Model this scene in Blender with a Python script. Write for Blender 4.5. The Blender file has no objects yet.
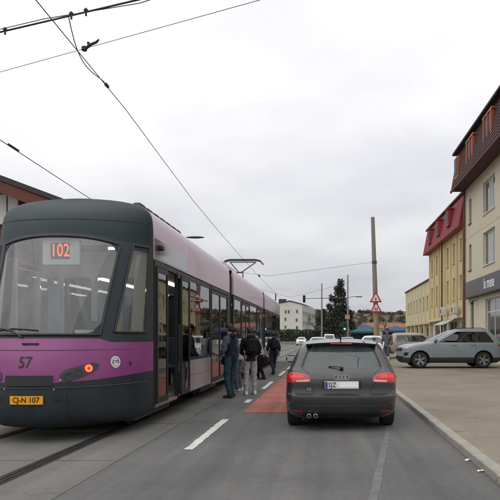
import bpy, bmesh, math, random
from mathutils import Vector, Matrix, noise
random.seed(7)
R = math.radians
SC = bpy.context.scene
COL = SC.collection

# ------------------------------------------------------------------ camera, sky, sun, exposure
CAMZ, FPX, VX, VY = 1.45, 600.0, 327.0, 337.0
cam_d = bpy.data.cameras.new('camera'); cam = bpy.data.objects.new('camera', cam_d); COL.objects.link(cam)
cam.location = (0, 0, CAMZ); cam.rotation_euler = (R(90), 0, 0)
cam_d.sensor_width = 36; cam_d.lens = 36 * FPX / 500
cam_d.shift_x = (250 - VX) / 500; cam_d.shift_y = (VY - 250) / 500
cam_d.clip_start = .05; cam_d.clip_end = 5000
SC.camera = cam

world = bpy.data.worlds.new('World'); SC.world = world; world.use_nodes = True
def setup_world():
    nt = world.node_tree; N = nt.nodes; L = nt.links
    for n in list(N): N.remove(n)
    out = N.new('ShaderNodeOutputWorld'); bg = N.new('ShaderNodeBackground'); bg.inputs['Strength'].default_value = .1
    L.new(bg.outputs[0], out.inputs[0])
    sky = N.new('ShaderNodeTexSky'); sky.sky_type = 'NISHITA'; sky.sun_disc = False
    sky.sun_elevation = R(48); sky.sun_rotation = R(-25); sky.air_density = 1; sky.dust_density = 3
    tc = N.new('ShaderNodeTexCoord'); sep = N.new('ShaderNodeSeparateXYZ'); L.new(tc.outputs['Generated'], sep.inputs[0])
    # cloud deck: planar projection of the view direction, stretched towards the horizon
    zz = N.new('ShaderNodeMath'); zz.operation = 'MAXIMUM'; zz.inputs[1].default_value = 0; L.new(sep.outputs['Z'], zz.inputs[0])
    za = N.new('ShaderNodeMath'); za.operation = 'ADD'; za.inputs[1].default_value = .22; L.new(zz.outputs[0], za.inputs[0])
    dv = N.new('ShaderNodeVectorMath'); dv.operation = 'DIVIDE'; L.new(tc.outputs['Generated'], dv.inputs[0])
    cb = N.new('ShaderNodeCombineXYZ'); L.new(za.outputs[0], cb.inputs[0]); L.new(za.outputs[0], cb.inputs[1]); cb.inputs[2].default_value = 1
    L.new(cb.outputs[0], dv.inputs[1])
    mp = N.new('ShaderNodeMapping'); mp.inputs['Location'].default_value = (3.3, 1.7, 0); mp.inputs['Scale'].default_value = (1.0, 1.0, .0); L.new(dv.outputs[0], mp.inputs[0])
    n1 = N.new('ShaderNodeTexNoise'); n1.inputs['Scale'].default_value = 1.3; n1.inputs['Detail'].default_value = 7; n1.inputs['Roughness'].default_value = .5; L.new(mp.outputs[0], n1.inputs['Vector'])
    # gradient of an overcast dome: dull near the horizon, bright overhead
    g = N.new('ShaderNodeValToRGB'); L.new(sep.outputs['Z'], g.inputs[0])
    e = g.color_ramp.elements; e[0].position = 0.0; e[0].color = (.60, .62, .645, 1); e[1].position = 1.0; e[1].color = (1.3, 1.3, 1.32, 1)
    a = e.new(.14); a.color = (.71, .72, .755, 1); b = e.new(.32); b.color = (.98, .98, 1.0, 1)
    c = N.new('ShaderNodeValToRGB'); L.new(n1.outputs['Fac'], c.inputs[0])
    e = c.color_ramp.elements; e[0].position = .34; e[0].color = (.84, .845, .875, 1); e[1].position = .66; e[1].color = (1.12, 1.115, 1.105, 1)
    mu = N.new('ShaderNodeMix'); mu.data_type = 'RGBA'; mu.blend_type = 'MULTIPLY'; mu.inputs[0].default_value = 1
    L.new(g.outputs[0], mu.inputs[6]); L.new(c.outputs[0], mu.inputs[7])
    sc = N.new('ShaderNodeVectorMath'); sc.operation = 'SCALE'; sc.inputs['Scale'].default_value = 10.0; L.new(mu.outputs[2], sc.inputs[0])
    mx = N.new('ShaderNodeMix'); mx.data_type = 'RGBA'; mx.inputs[0].default_value = .06
    L.new(sc.outputs[0], mx.inputs[6]); L.new(sky.outputs[0], mx.inputs[7]); L.new(mx.outputs[2], bg.inputs[0])
setup_world()
sun_d = bpy.data.lights.new('sun', 'SUN'); sun = bpy.data.objects.new('sun', sun_d); COL.objects.link(sun)
sun_d.energy = 1.2; sun_d.angle = R(95); sun_d.color = (1, .96, .9)
sun.rotation_euler = Vector((-.32, -.42, 1)).to_track_quat('Z', 'Y').to_euler()
vs = SC.view_settings; vs.view_transform = 'Standard'; vs.look = 'None'; vs.exposure = 0.0; vs.gamma = 1; vs.use_curve_mapping = False
SC.render.engine = 'CYCLES'
try: SC.cycles.transparent_max_bounces = 24; SC.cycles.max_bounces = 8
except Exception: pass

# ------------------------------------------------------------------ materials
def srgb(r, g, b):
    f = lambda v: (v/255/12.92) if v/255 <= .04045 else ((v/255+.055)/1.055)**2.4
    return (f(r), f(g), f(b))
MATS = {}
def M(name, col, rough=.55, metal=0., var=.12, vscale=2.5, bump=0., bscale=60, coat=0., spec=.5, emis=0., grime=0., gcol=(.06,.055,.05), gscale=1.2):
    if name in MATS: return MATS[name]
    m = bpy.data.materials.new(name); m.use_nodes = True; MATS[name] = m
    nt = m.node_tree; N = nt.nodes; L = nt.links; p = N['Principled BSDF']
    p.inputs['Roughness'].default_value = rough; p.inputs['Metallic'].default_value = metal
    p.inputs['Specular IOR Level'].default_value = spec
    if coat: p.inputs['Coat Weight'].default_value = coat; p.inputs['Coat Roughness'].default_value = .06
    tc = N.new('ShaderNodeTexCoord')
    n = N.new('ShaderNodeTexNoise'); n.inputs['Scale'].default_value = vscale; n.inputs['Detail'].default_value = 2 if coat else 8; n.inputs['Roughness'].default_value = .62
    L.new(tc.outputs['Object'], n.inputs['Vector'])
    r = N.new('ShaderNodeValToRGB'); L.new(n.outputs['Fac'], r.inputs[0])
    e = r.color_ramp.elements; e[0].position = .28; e[1].position = .72
    e[0].color = (*[c*(1-var) for c in col], 1); e[1].color = (*[min(1, c*(1+var)) for c in col], 1)
    cs = r.outputs[0]
    if grime:
        g = N.new('ShaderNodeTexNoise'); g.inputs['Scale'].default_value = gscale; g.inputs['Detail'].default_value = 10; g.inputs['Roughness'].default_value = .7
        L.new(tc.outputs['Object'], g.inputs['Vector'])
        gr = N.new('ShaderNodeValToRGB'); gr.color_ramp.elements[0].position = .48; gr.color_ramp.elements[1].position = .78
        gr.color_ramp.elements[1].color = (grime, grime, grime, 1); L.new(g.outputs['Fac'], gr.inputs[0])
        mx = N.new('ShaderNodeMix'); mx.data_type = 'RGBA'; L.new(gr.outputs[0], mx.inputs[0]); L.new(cs, mx.inputs[6]); mx.inputs[7].default_value = (*gcol, 1)
        cs = mx.outputs[2]
    L.new(cs, p.inputs['Base Color'])
    if rough < .9:
        mr = N.new('ShaderNodeMapRange'); mr.inputs['To Min'].default_value = max(.02, rough*.8); mr.inputs['To Max'].default_value = min(1, rough*1.25)
        L.new(n.outputs['Fac'], mr.inputs['Value']); L.new(mr.outputs[0], p.inputs['Roughness'])
    if bump:
        bn = N.new('ShaderNodeTexNoise'); bn.inputs['Scale'].default_value = bscale; bn.inputs['Detail'].default_value = 6
        L.new(tc.outputs['Object'], bn.inputs['Vector'])
        bp = N.new('ShaderNodeBump'); bp.inputs['Strength'].default_value = bump; bp.inputs['Distance'].default_value = .02
        L.new(bn.outputs['Fac'], bp.inputs['Height']); L.new(bp.outputs[0], p.inputs['Normal'])
    if emis:
        p.inputs['Emission Color'].default_value = (*col, 1); p.inputs['Emission Strength'].default_value = emis
    return m

def glass(name, tint=(.6,.66,.66), gloss=1.0, ior=1.52, dust_sheen=.0, dcol=(.5,.5,.5), rough=.01):
    if name in MATS: return MATS[name]
    m = bpy.data.materials.new(name); m.use_nodes = True; MATS[name] = m
    nt = m.node_tree; N = nt.nodes; L = nt.links; N.remove(N['Principled BSDF']); out = N['Material Output']
    t = N.new('ShaderNodeBsdfTransparent'); t.inputs[0].default_value = (*tint, 1)
    g = N.new('ShaderNodeBsdfGlossy'); g.inputs['Roughness'].default_value = rough; g.inputs[0].default_value = (gloss, gloss, gloss, 1)
    f = N.new('ShaderNodeFresnel'); f.inputs[0].default_value = ior
    # faint waviness of real panes
    tc = N.new('ShaderNodeTexCoord'); wn = N.new('ShaderNodeTexNoise'); wn.inputs['Scale'].default_value = 1.4; L.new(tc.outputs['Object'], wn.inputs['Vector'])
    bp = N.new('ShaderNodeBump'); bp.inputs['Strength'].default_value = .06; bp.inputs['Distance'].default_value = .04; L.new(wn.outputs['Fac'], bp.inputs['Height']); L.new(bp.outputs[0], g.inputs['Normal'])
    a = N.new('ShaderNodeMixShader'); L.new(f.outputs[0], a.inputs[0]); L.new(t.outputs[0], a.inputs[1]); L.new(g.outputs[0], a.inputs[2])
    last = a.outputs[0]
    if dust_sheen:  # diffuse veil: dust, and on some panes sky reflection put in as colour
        d = N.new('ShaderNodeBsdfDiffuse'); d.inputs[0].default_value = (*dcol, 1)
        mp = N.new('ShaderNodeMapping'); mp.inputs['Scale'].default_value = (3.5, 3.5, .6); L.new(tc.outputs['Object'], mp.inputs[0])
        dn = N.new('ShaderNodeTexNoise'); dn.inputs['Scale'].default_value = 1.0; dn.inputs['Detail'].default_value = 6; L.new(mp.outputs[0], dn.inputs['Vector'])
        mr = N.new('ShaderNodeMapRange'); mr.inputs['From Min'].default_value = .3; mr.inputs['From Max'].default_value = .7
        mr.inputs['To Min'].default_value = dust_sheen*.5; mr.inputs['To Max'].default_value = dust_sheen*1.5; L.new(dn.outputs['Fac'], mr.inputs['Value'])
        b = N.new('ShaderNodeMixShader'); L.new(mr.outputs[0], b.inputs[0]); L.new(last, b.inputs[1]); L.new(d.outputs[0], b.inputs[2]); last = b.outputs[0]
    L.new(last, out.inputs['Surface'])
    return m

# ------------------------------------------------------------------ mesh helpers
class MB:
    def __init__(s): s.v = []; s.f = []
    def add(s, vs_, fs):
        o = len(s.v); s.v += [tuple(v) for v in vs_]; s.f += [tuple(i+o for i in f) for f in fs]; return s
    def face(s, *pts): return s.add(pts, [tuple(range(len(pts)))])
    def box(s, c, d, rz=0., mat=None):
        x, y, z = d[0]/2, d[1]/2, d[2]/2
        vv = [Vector((sx*x, sy*y, sz*z)) for sz in (-1, 1) for sy in (-1, 1) for sx in (-1, 1)]
        m = mat if mat else Matrix.Rotation(rz, 3, 'Z')
        return s.add([m @ v + Vector(c) for v in vv], [(0,2,3,1), (4,5,7,6), (0,1,5,4), (2,6,7,3), (0,4,6,2), (1,3,7,5)])
    def bb(s, x0, x1, y0, y1, z0, z1): return s.box(((x0+x1)/2, (y0+y1)/2, (z0+z1)/2), (x1-x0, y1-y0, z1-z0))
    def rbox(s, c, d, r=.02, rz=0.):
        # box with chamfered edges: three nested rings top and bottom
        x, y, z = d[0]/2, d[1]/2, d[2]/2; r = min(r, x*.9, y*.9, z*.9)
        ring = lambda a, b, q: [(-a+q,-b), (a-q,-b), (a,-b+q), (a,b-q), (a-q,b), (-a+q,b), (-a,b-q), (-a,-b+q)]
        vv = []
        for (k, zz) in ((r, -z), (0, -z+r), (0, z-r), (r, z)):
            for (px, py) in ring(x-k, y-k, r): vv.append((px, py, zz))
        m = Matrix.Rotation(rz, 3, 'Z'); vv = [m @ Vector(v) + Vector(c) for v in vv]
        fs = [tuple(reversed(range(8))), tuple(range(24, 32))]
        for k in range(3):
            for i in range(8): j = (i+1) % 8; fs.append((k*8+i, k*8+j, k*8+8+j, k*8+8+i))
        return s.add(vv, fs)
    def tube(s, pts, r, n=8, cap=True):
        pts = [Vector(p) for p in pts]; rs = r if isinstance(r, (list, tuple)) else [r]*len(pts)
        o = len(s.v); up = None
        for i, p in enumerate(pts):
            d = (pts[min(i+1, len(pts)-1)] - pts[max(i-1, 0)]).normalized()
            if up is None:
                up = Vector((0, 0, 1)) if abs(d.z) < .9 else Vector((0, 1, 0))
            a = d.cross(up)
            if a.length < 1e-5: a = d.cross(Vector((1, 0, 0)))
            a.normalize(); b = a.cross(d); up = b
            for k in range(n):
                t = 2*math.pi*k/n; s.v.append(tuple(p + (a*math.cos(t) + b*math.sin(t))*rs[i]))
        for i in range(len(pts)-1):
            for k in range(n):
                q = (k+1) % n; s.f.append((o+i*n+k, o+i*n+q, o+(i+1)*n+q, o+(i+1)*n+k))
        if cap: s.f.append(tuple(o+k for k in reversed(range(n)))); e = o+(len(pts)-1)*n; s.f.append(tuple(e+k for k in range(n)))
        return s
    def lathe(s, prof, c=(0,0,0), axis='Z', n=24):
        # prof: list of (radius, height)
        o = len(s.v)
        for (r, h) in prof:
            for k in range(n):
                t = 2*math.pi*k/n; a, b = r*math.cos(t), r*math.sin(t)
                p = {'Z': (a, b, h), 'X': (h, a, b), 'Y': (b, h, a)}[axis]
                s.v.append((p[0]+c[0], p[1]+c[1], p[2]+c[2]))
        for i in range(len(prof)-1):
            for k in range(n):
                q = (k+1) % n; s.f.append((o+i*n+k, o+i*n+q, o+(i+1)*n+q, o+(i+1)*n+k))
        return s
    def ell(s, c, d, n=12, m=8, zmin=-1.):
        o = len(s.v); rows = []
        for i in range(m+1):
            ph = math.pi*i/m; z = math.cos(ph)
            z = max(z, zmin); rr = math.sin(ph) if z > zmin else math.sqrt(max(0, 1-zmin*zmin))
            for k in range(n):
                t = 2*math.pi*k/n; s.v.append((c[0]+d[0]*rr*math.cos(t), c[1]+d[1]*rr*math.sin(t), c[2]+d[2]*z))
        for i in range(m):
            for k in range(n):
                q = (k+1) % n; s.f.append((o+i*n+k, o+(i+1)*n+k, o+(i+1)*n+q, o+i*n+q))
        return s
    def prism(s, poly, d, axis='Y'):
        # poly in the plane across axis, extruded by d=(a,b) on the axis
        def P(u, v, w): return {'Y': (u, w, v), 'X': (w, u, v), 'Z': (u, v, w)}[axis]
        n = len(poly); o = len(s.v)
        for w in d: s.v += [P(u, v, w) for (u, v) in poly]
        s.f.append(tuple(o+i for i in range(n))); s.f.append(tuple(o+n+i for i in reversed(range(n))))
        for i in range(n): j = (i+1) % n; s.f.append((o+i, o+n+i, o+n+j, o+j))
        return s
    def build(s, name, mat, parent=None, smooth=None, weld=False, bevel=0., recalc=True):
        me = bpy.data.meshes.new(name); me.from_pydata(s.v, [], s.f)
        if weld or recalc:
            bm = bmesh.new(); bm.from_mesh(me)
            if weld: bmesh.ops.remove_doubles(bm, verts=bm.verts, dist=.0006)
            if recalc: bmesh.ops.recalc_face_normals(bm, faces=bm.faces)
            if bevel: bmesh.ops.bevel(bm, geom=list(bm.edges), offset=bevel, segments=1, affect='EDGES', clamp_overlap=True)
            bm.to_mesh(me); bm.free()
        me.materials.append(mat)
        if smooth is not None:
            me.shade_smooth(); me.set_sharp_from_angle(angle=R(smooth))
        o = bpy.data.objects.new(name, me); COL.objects.link(o)
        if parent: o.parent = parent
        return o

def tag(o, label, cat, group=None):
    o['label'] = label; o['category'] = cat
    if group: o['group'] = group
    return o
def kind(o, k): o['kind'] = k; return o
def thing(name, label, cat, loc=(0,0,0), rz=0., group=None):
    o = bpy.data.objects.new(name, None); COL.objects.link(o); o.location = loc; o.rotation_euler = (0, 0, rz); o.empty_display_size = .2
    return tag(o, label, cat, group)
def dup(o, parent=None, loc=None, rot=None):
    c = o.copy(); COL.objects.link(c); c.parent = parent if parent else None
    if loc is not None: c.location = loc
    if rot is not None: c.rotation_euler = rot
    for ch in list(o.children): dup(ch, c)
    return c
def text_geom(s, size, depth=0., sx=1.0, bold=.0):
    cu = bpy.data.curves.new('t', 'FONT'); cu.body = s; cu.size = size; cu.align_x = 'CENTER'; cu.align_y = 'CENTER'; cu.extrude = depth; cu.offset = bold; cu.resolution_u = 3
    o = bpy.data.objects.new('t', cu); COL.objects.link(o)
    dg = bpy.context.evaluated_depsgraph_get(); me = bpy.data.meshes.new_from_object(o.evaluated_get(dg))
    v = [(p.co.x*sx, p.co.y, p.co.z) for p in me.vertices]; f = [tuple(q.vertices) for q in me.polygons]
    bpy.data.objects.remove(o); bpy.data.curves.remove(cu); bpy.data.meshes.remove(me)
    return v, f
def text_obj(s, size, name, mat, parent, fn, sx=1., bold=0.):
    v, f = text_geom(s, size, sx=sx, bold=bold)
    b = MB(); b.add([fn(p[0], p[1]) for p in v], f); return b.build(name, mat, parent, recalc=False)
def lerp(a, b, t): return a+(b-a)*t
def interp(tab, z):
    # smooth (monotone-ish hermite) interpolation of rows (z, p1, p2 ...)
    if z <= tab[0][0]: return tab[0][1:]
    if z >= tab[-1][0]: return tab[-1][1:]
    for i in range(len(tab)-1):
        if tab[i][0] <= z <= tab[i+1][0]: break
    h = tab[i+1][0]-tab[i][0]; t = (z-tab[i][0])/h; out = []
    for k in range(1, len(tab[0])):
        d = (tab[i+1][k]-tab[i][k])/h
        def sl(j):
            if j <= 0: return (tab[1][k]-tab[0][k])/(tab[1][0]-tab[0][0])
            if j >= len(tab)-1: return (tab[-1][k]-tab[-2][k])/(tab[-1][0]-tab[-2][0])
            a = (tab[j][k]-tab[j-1][k])/(tab[j][0]-tab[j-1][0]); b = (tab[j+1][k]-tab[j][k])/(tab[j+1][0]-tab[j][0])
            return 0. if a*b <= 0 else 2*a*b/(a+b)
        m0, m1 = sl(i), sl(i+1)
        out.append((2*t**3-3*t*t+1)*tab[i][k] + (t**3-2*t*t+t)*h*m0 + (-2*t**3+3*t*t)*tab[i+1][k] + (t**3-t*t)*h*m1)
    return out
# ------------------------------------------------------------------ surfaces of the place
def surface(name, col, col2, patch=.35, crack=.0, grain=.5, rough=.85, stain=None, bump=.5, jscale=None, pscale=.35):
    m = bpy.data.materials.new(name); m.use_nodes = True; MATS[name] = m
    nt = m.node_tree; N = nt.nodes; L = nt.links; p = N['Principled BSDF']; p.inputs['Roughness'].default_value = rough; p.inputs['Specular IOR Level'].default_value = .3
    tc = N.new('ShaderNodeTexCoord')
    def nz(scale, det=8, ro=.6, vec=None):
        n = N.new('ShaderNodeTexNoise'); n.inputs['Scale'].default_value = scale; n.inputs['Detail'].default_value = det; n.inputs['Roughness'].default_value = ro
        L.new(vec if vec else tc.outputs['Object'], n.inputs['Vector']); return n.outputs['Fac']
    def ramp(f, a, b, c0=(0,0,0), c1=(1,1,1)):
        r = N.new('ShaderNodeValToRGB'); L.new(f, r.inputs[0]); e = r.color_ramp.elements; e[0].position = a; e[1].position = b; e[0].color = (*c0, 1); e[1].color = (*c1, 1); return r.outputs[0]
    def mix(fac, a, b, bl='MIX'):
        x = N.new('ShaderNodeMix'); x.data_type = 'RGBA'; x.blend_type = bl
        if isinstance(fac, float): x.inputs[0].default_value = fac
        else: L.new(fac, x.inputs[0])
        for s, i in ((a, 6), (b, 7)):
            if isinstance(s, tuple): x.inputs[i].default_value = (*s, 1)
            else: L.new(s, x.inputs[i])
        return x.outputs[2]
    c = mix(ramp(nz(pscale, 6, .55), .35, .65), col, col2)
    # long streaks worn along the direction of travel
    mp = N.new('ShaderNodeMapping'); mp.inputs['Scale'].default_value = (2.2, .09, 1); L.new(tc.outputs['Object'], mp.inputs[0])
    c = mix(patch, c, mix(1., c, ramp(nz(1., 7, .6, mp.outputs[0]), .3, .7, (.62,.62,.63), (1.3,1.29,1.26)), 'MULTIPLY')) if patch else c
    c = mix(1., c, ramp(nz(9, 4, .6), .3, .7, (.93,.93,.93), (1.06,1.06,1.06)), 'MULTIPLY')
    g = nz(260, 3, .7)
    c = mix(1., c, ramp(nz(55, 5, .75), .30, .70, (.80,.80,.80), (1.2,1.2,1.2)), 'MULTIPLY')
    c = mix(1., c, ramp(nz(140, 2, .5), .62, .70, (1.,1.,1.), (1.35,1.35,1.33)), 'MULTIPLY')
    c = mix(grain, c, mix(1., c, ramp(g, .32, .68, (.55,.55,.55), (1.45,1.45,1.45)), 'MULTIPLY'))
    if stain: c = mix(ramp(nz(1.1, 9, .68), .56, .8, (0,0,0), (.7,.7,.7)), c, stain)
    if crack:
        v = N.new('ShaderNodeTexVoronoi'); v.feature = 'DISTANCE_TO_EDGE'; v.inputs['Scale'].default_value = .42
        wn = N.new('ShaderNodeTexNoise'); wn.inputs['Scale'].default_value = 2.2; wn.inputs['Detail'].default_value = 8; L.new(tc.outputs['Object'], wn.inputs['Vector'])
        av = N.new('ShaderNodeVectorMath'); av.operation = 'MULTIPLY_ADD'; L.new(wn.outputs['Color'], av.inputs[0]); av.inputs[1].default_value = (.5,.5,.5); L.new(tc.outputs['Object'], av.inputs[2]); L.new(av.outputs[0], v.inputs['Vector'])
        mk = ramp(nz(.5, 3), .5, .62)
        ck = mix(1., ramp(v.outputs['Distance'], .0, .012, (crack,)*3, (0,0,0)), mk, 'MULTIPLY')
        c = mix(ck, c, (.02,.02,.02))
    L.new(c, p.inputs['Base Color'])
    bp = N.new('ShaderNodeBump'); bp.inputs['Strength'].default_value = bump; bp.inputs['Distance'].default_value = .006
    L.new(g, bp.inputs['Height']); L.new(bp.outputs[0], p.inputs['Normal'])
    return m
m_road = surface('asphalt', (.098,.098,.097), (.142,.141,.137), patch=.75, crack=.25, stain=(.082,.081,.079))
m_bed = surface('track_concrete', (.130,.127,.118), (.165,.160,.148), patch=.5, crack=.3, stain=(.09,.087,.08))
m_walk = surface('pavement_asphalt', (.20,.172,.132), (.245,.212,.165), patch=.0, crack=.6, stain=(.15,.133,.11), pscale=.6)
m_red = surface('red_surfacing', (.29,.098,.078), (.36,.135,.108), patch=.8, stain=(.19,.075,.062), pscale=.9)
m_paint = surface('worn_white_paint', (.55,.55,.53), (.66,.66,.64), patch=.3, crack=.8, stain=(.2,.2,.19), pscale=3)
m_kerb = surface('kerb_concrete', (.27,.255,.22), (.34,.32,.28), patch=0., stain=(.17,.155,.13), pscale=2)
m_earth = surface('earth', (.10,.10,.07), (.15,.14,.10), patch=0., pscale=.1)
m_steel = M('rail_steel', (.11,.105,.10), .35, .8, .3, 6)
m_groove = M('groove_bitumen', (.022,.021,.02), .9, var=.4, vscale=6, bump=.5, bscale=30)
m_seam = M('tar_seam', (.125,.125,.123), .85, var=.3, vscale=5)
m_tar2 = M('tar_faint', (.078,.078,.078), .85, var=.2, vscale=4)
m_tar = M('tar', (.045,.045,.046), .7, var=.3, vscale=4)

def sheet(name, x0, x1, y0, y1, z, mat, nx=1, ny=1):
    b = MB()
    for j in range(ny):
        for i in range(nx):
            a, c = lerp(x0, x1, i/nx), lerp(x0, x1, (i+1)/nx); d, e = lerp(y0, y1, j/ny), lerp(y0, y1, (j+1)/ny)
            b.face((a,d,z), (c,d,z), (c,e,z), (a,e,z))
    return b.build(name, mat)
KX0, KX1, KH = 1.69, 1.84, .09
kind(sheet('ground', -1500, 1500, -1500, 3000, -.03, m_earth), 'structure')
road = kind(sheet('road', -11.5, KX0, -90, 190, 0, m_road, 4, 60), 'structure')
bed = kind(sheet('track_bed', -9.0, -2.45, -90, 150, .004, m_bed, 4, 40), 'structure')
kind(sheet('side_street', KX0, 40, 72, 100, -.004, m_road, 8, 8), 'structure')
# joints between the concrete slabs of the track bed, and rails in their grooves
for tx in (-4.0, -7.3):
    for s in (-.72, .72):
        b = MB(); b.bb(tx+s-.10, tx+s+.10, -12, 150, .0045, .0085); g = b.build('rail_groove', m_groove, bed)
        b = MB(); b.bb(tx+s-.052, tx+s-.012, -12, 150, .0085, .017); b.bb(tx+s+.03, tx+s+.055, -12, 150, .0085, .017); b.build('rail', m_steel, g)
for k in range(26):
    b = MB(); b.bb(-8.95, -2.47, -2+k*3.0, -1.975+k*3.0, .0043, .0065); b.build('slab_joint', m_tar2, bed)
# pale longitudinal seam by the kerb (runs under the car) and two dark crossing patches
def strip(pts, w, z, mat, name, parent=None, jit=.012):
    b = MB(); P = []
    n = 40
    for i in range(n+1):
        t = i/n*(len(pts)-1); k = min(int(t), len(pts)-2); f = t-k
        x, y = lerp(pts[k][0], pts[k+1][0], f), lerp(pts[k][1], pts[k+1][1], f)
        x += jit*noise.noise(Vector((x*2, y*1.3, z*100))); P.append((x, y, w*(1+.25*noise.noise(Vector((y*.9, 3, 1))))))
    for i in range(n):
        (x0, y0, a), (x1, y1, c) = P[i], P[i+1]
        b.face((x0-a/2, y0, z), (x0+a/2, y0, z), (x1+c/2, y1, z), (x1-c/2, y1, z))
    return b.build(name, mat, parent)
strip([(-.05, 2.), (.43, 5.5), (.93, 9.16), (1.55, 13.7)], .085, .0035, m_seam, 'tar_seam', road)
# red surfaced stretch of lane
for (a, c) in ((11.45, 20.7), (21.15, 33.0)):
    kind(sheet('red_lane', -1.62, .95, a, c, .0045, m_red, 2, 8), 'structure')
# lane dashes, one object each
DL = ['long white lane dash nearest the camera, left of the dark hatchback', 'white lane dash beside the front edge of the red surfacing', 'white lane dash at the feet of the group beside the tram',
      'white lane dash just beyond the boarding passengers', 'far white lane dash beside the end of the red surfacing', 'farthest white lane dash running into the solid line']
for lab, (a, c) in zip(DL, ((7.7, 10.55), (13.2, 13.9), (16.7, 19.4), (22.4, 25.4), (27., 31.), (33.5, 37.))):
    b = MB(); n = int((c-a)*14); E = [(.064+random.uniform(-.013,.006), .064+random.uniform(-.013,.006)) for _ in range(n+1)]
    for i in range(n):
        y0, y1 = lerp(a, c, i/n), lerp(a, c, (i+1)/n)
        b.face((-1.78-E[i][0],y0,.0066), (-1.78+E[i][1],y0,.0066), (-1.78+E[i+1][1],y1,.0066), (-1.78-E[i+1][0],y1,.0066))
    o = b.build('lane_dash', m_paint); tag(o, lab, 'road marking', 'white lane dashes')
o = MB().bb(-1.85, -1.71, 40, 110, .0046, .0072).build('lane_line', m_paint); tag(o, 'solid white lane line far ahead leading to the junction', 'road marking')
o = MB().bb(-1.6, 1.6, 68, 68.5, .0046, .0072).build('stop_line', m_paint); tag(o, 'white stop line across the lane at the junction', 'road marking')
# pavement on the right with a low kerb of separate stones
walk = kind(sheet('pavement', KX1-.01, 30, -90, 72, KH-.008, m_walk, 12, 30), 'structure')
b = MB(); b.rbox((0, 0, 0), (KX1-KX0, .992, KH+.16), .012); kerb0 = None
kb = kind(MB().bb(KX0+.004, KX1-.02, -90, 72, -.05, .03).build('kerb', m_tar), 'structure')
for i in range(80):
    if kerb0 is None: k = kerb0 = b.build('kerb_stone', m_kerb, kb)
    else: k = dup(kerb0, kb)
    k.location = ((KX0+KX1)/2 + random.uniform(-.004, .004), -7.5+i, KH/2-.08+random.uniform(-.005, .004)); k.rotation_euler = (random.uniform(-.003,.003), random.uniform(-.01,.01), random.uniform(-.004,.004))
# left pavement beyond the tracks
kind(sheet('pavement_far_side', -30, -11.6, -90, 110, .09, m_walk, 8, 20), 'structure')
kl = kind(MB().bb(-11.6, -11.45, -90, 110, -.05, .105).build('kerb_far_side', m_kerb), 'structure')
# litter by the kerb
m_paper = M('paper', (.62,.61,.57), .8)
for lab, (x, y, r) in {'white paper scrap lying against the kerb, the nearer one': (1.655, 6.45, .3), 'white paper scrap lying against the kerb, the farther one': (1.645, 7.02, .9)}.items():
    b = MB(); n = 5
    for i in range(n-1):
        z0, z1 = .008+.012*abs(math.sin(i*1.4)), .008+.012*abs(math.sin((i+1)*1.4)); b.face((i*.02-.04,-.018,z0), (i*.02-.02,-.02,z1), (i*.02-.02,.02,z1+.004), (i*.02-.04,.017,z0+.003))
    o = b.build('paper_scrap', m_paper, recalc=False); o.location = (x, y, 0); o.rotation_euler = (0, 0, r); tag(o, lab, 'litter', 'paper scraps')
# ------------------------------------------------------------------ tram
m_purple = M('tram_purple', (.23,.042,.175), .4, var=.07, coat=.12, grime=.25, gcol=(.10,.05,.09))
m_slate = M('tram_slate', (.020,.027,.033), .5, var=.2, spec=.35, grime=.35, gcol=(.045,.045,.045))
m_cap = M('tram_cap', (.013,.025,.028), .45, var=.15, spec=.22, grime=.3, gcol=(.035,.042,.042))
m_lilac = M('tram_lilac', (.46,.335,.41), .35, var=.06, coat=.3, grime=.3, gcol=(.30,.24,.27))
m_lgrey = M('tram_lower_grey', (.30,.27,.28), .35, var=.08, coat=.3, grime=.4, gcol=(.14,.12,.12))
m_blk = M('black_trim', (.012,.013,.014), .45, var=.3)
m_rub = M('black_rubber', (.018,.018,.019), .8, var=.25, vscale=8)
m_dkgrey = M('dark_grey_metal', (.05,.052,.055), .5, .4, .2, 6)
m_alu = M('bare_metal', (.42,.42,.43), .35, .85, .12, 8)
m_wsh = glass('windshield_glass', (.86,.90,.90), ior=1.65, dust_sheen=.12, dcol=(.55,.58,.60))  # pale diffuse veil paints the sky's reflection into the pane
m_tgl = glass('tram_side_glass', (.34,.36,.37), ior=1.75)
m_cgl = glass('cab_glass', (.8,.84,.83), ior=1.6, dust_sheen=.05)
m_int = M('cabin_pale_lining', (.52,.51,.48), .6, var=.08)
m_intd = M('cabin_dark_plastic', (.06,.062,.065), .6, var=.2)
m_white = M('white_plastic', (.72,.72,.70), .5, var=.04)
m_lamp = M('interior_strip_light', (1., .93, .82), emis=5., var=0)
m_orange = M('display_orange', (1., .16, .04), emis=1.0, var=0)
m_redlamp = M('red_lamp_ring', (1., .09, .03), emis=4., var=0)
m_redlens = M('red_lens', (.42,.015,.015), .15, coat=.6, var=.05)
m_plate_y = M('yellow_plate', (.85,.36,.01), .4, var=.05)
m_ink = M('plate_ink', (.02,.015,.012), .6)
m_yel = M('grab_pole_yellow', (.75,.5,.06), .35, var=.05)
m_seat = M('tram_seat_fabric', (.05,.06,.13), .85, var=.2)

TX, TY = -4.0, 8.0
tram = thing('tram', 'purple and lilac articulated tram numbered 57 standing at the stop on the left', 'tram', (TX, TY, 0))
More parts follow.
